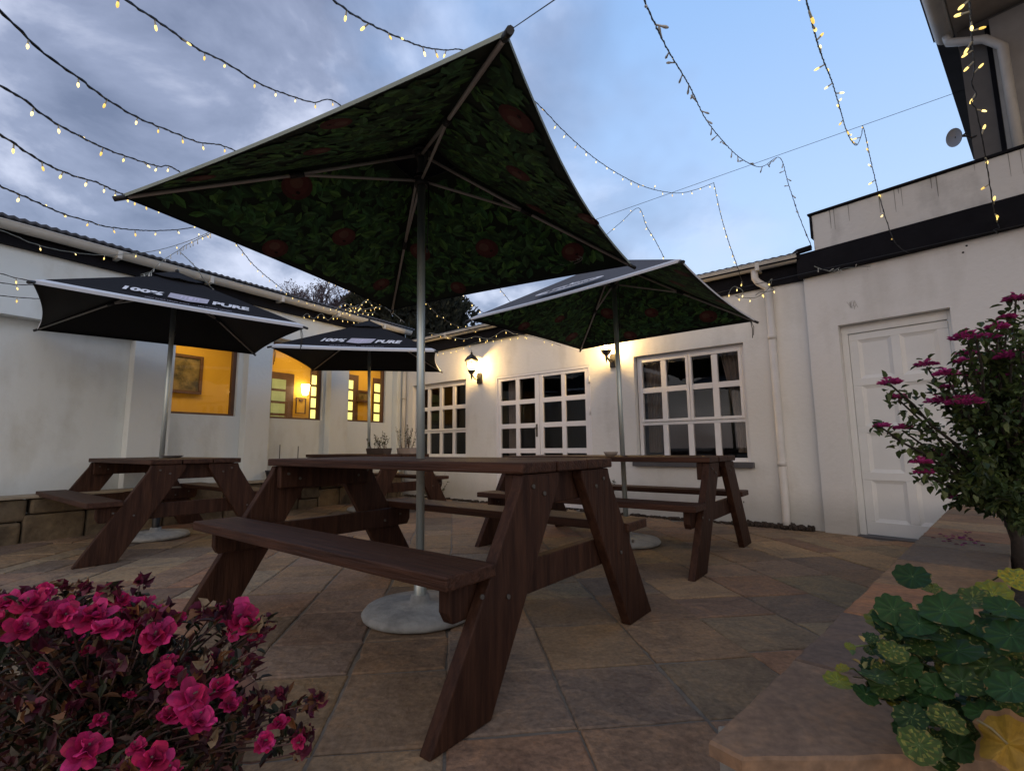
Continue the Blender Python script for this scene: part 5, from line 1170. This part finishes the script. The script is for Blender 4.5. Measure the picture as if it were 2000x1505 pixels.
string('light string in the blue sky dropping over the parapet to the black band', [(1565, -60, 1.9), (1575, 0, 2.1), (1590, 60, 2.5), (1605, 110, 2.9), (1625, 160, 3.4), (1640, 210, 4.0), (1655, 260, 4.6), (1672, 284, 5.0), (1683, 262, 5.3), (1686, 248, 5.3), (1700, 310, 5.0), (1718, 385, 4.5)] + on(WC, -.10, (1738, 450), (1752, 478), (1775, 495)), seed=14, sp=.19, fs=1.3, down=0.2)
string('rightmost string of lights hanging down the dark upper house onto the black band', [(1880, -60, 1.9), (1893, 0, 2.1), (1898, 70, 2.6), (1903, 130, 3.0), (1898, 165, 3.2), (1908, 185, 3.2), (1896, 200, 3.2), (1906, 212, 3.25), (1912, 240, 3.3), (1922, 290, 3.4), (1930, 340, 3.5), (1938, 390, 3.55)] + on(WC, -.10, (1946, 430), (1952, 446), (1940, 448), (1950, 456)), seed=15, sp=.14, fs=1.35, down=0.2)
string('short lit string rising over the right parasol to the steel wire and down again', [(1185, 458, 7.0), (1215, 432, 7.0), (1247, 406, 7.0), (1262, 440, 6.4), (1280, 470, 5.9), (1297, 503, 5.6)], seed=16, sp=.16, down=0.4)
string('string of lights seen in the gap of sky between the two green lined parasols', [(860, 520, 6.6), (905, 573, 6.9), (920, 590, 7.0), (940, 608, 7.2), (990, 640, 7.5)], seed=17, sp=.15)
string('tangled bundle of lights over the left gutter above the far black parasol', on(WL, -.30, (655, 605), (672, 592), (690, 603), (682, 612), (700, 600), (727, 581), (745, 597), (722, 602), (700, 604), (716, 586), (732, 608), (712, 610), (690, 598), (668, 610), (700, 595)), seed=18, sp=.075, wire=m_wirel)
string('light string falling from the bundle towards the roof corner', on(WL, -.30, (727, 581), (742, 592), (760, 606), (775, 617), (790, 630)), seed=19, sp=.15, lit=False, wire=m_wirel)
string('lights dangling along the left fascia over the black parasols', on(WL, -.22, (590, 620), (600, 612), (612, 622), (628, 612), (640, 625), (655, 615), (665, 622), (700, 628)), seed=20, sp=.075, wire=m_wirel)
string('upper swag of lights along the back gutter by the left lantern', on(WB, -.20, (838, 650), (870, 655), (905, 662), (930, 657), (955, 661), (985, 645), (1005, 652), (1040, 656)), seed=21, sp=.14, wire=m_wirel)
string('lower swag of lights on the white wall above the left lantern', on(WB, -.06, (850, 690), (870, 686), (893, 682), (915, 674), (950, 664), (985, 660), (1020, 655), (1065, 664), (1095, 675)), seed=22, sp=.12, wire=m_wirel)
string('unlit tangle of bulbs on the black band at the parapet corner', on(WC, -.10, (1590, 520), (1610, 527), (1625, 530), (1640, 522), (1628, 532), (1650, 524), (1672, 522), (1700, 520)), lit=False, seed=23, sp=.075, wire=m_wirel)
string('unlit string tied in two legs over the left gutter beside the black parasol', [(425, 450, 4.6), (385, 468, 4.7)] + on(WL, -.5, (352, 487), (366, 505), (385, 525), (400, 548), (418, 566)), lit=False, seed=24, sp=.14, wire=m_wirel)
string('unlit string gathered on the left gutter behind the black parasol', on(WL, -.5, (352, 487), (320, 507), (300, 525), (285, 538), (262, 545), (300, 530), (275, 536)), lit=False, seed=25, sp=.06, wire=m_wirel)
# steel wires
def wire(lab, a, b_, sag=.0, r=.0028):
    s = MB(); P = [a.lerp(b_, k / 24) + Vector((0, 0, -sag * 4 * (k / 24) * (1 - k / 24))) for k in range(25)]; o0 = P[0].copy(); s.tube([p - o0 for p in P], r, 5); o = s.build('support_wire', m_wire, loc=o0); tag(o, lab, 'wire')
wire('long steel support wire from the upper house across the sky behind the big parasol', at(1887, 174, 5.2), at(722, 584, 7.6), .0)
wire('steel support wire at the top edge running down behind the big parasol tip', at(1120, -25, 1.9), at(900, 125, 4.2), .0)
wire('thin cable strung along the black band above the white door', at(*on(WB, -.19, (1400, 572))[0]), at(*on(WC, -.085, (2010, 436))[0]), .0, .0035)
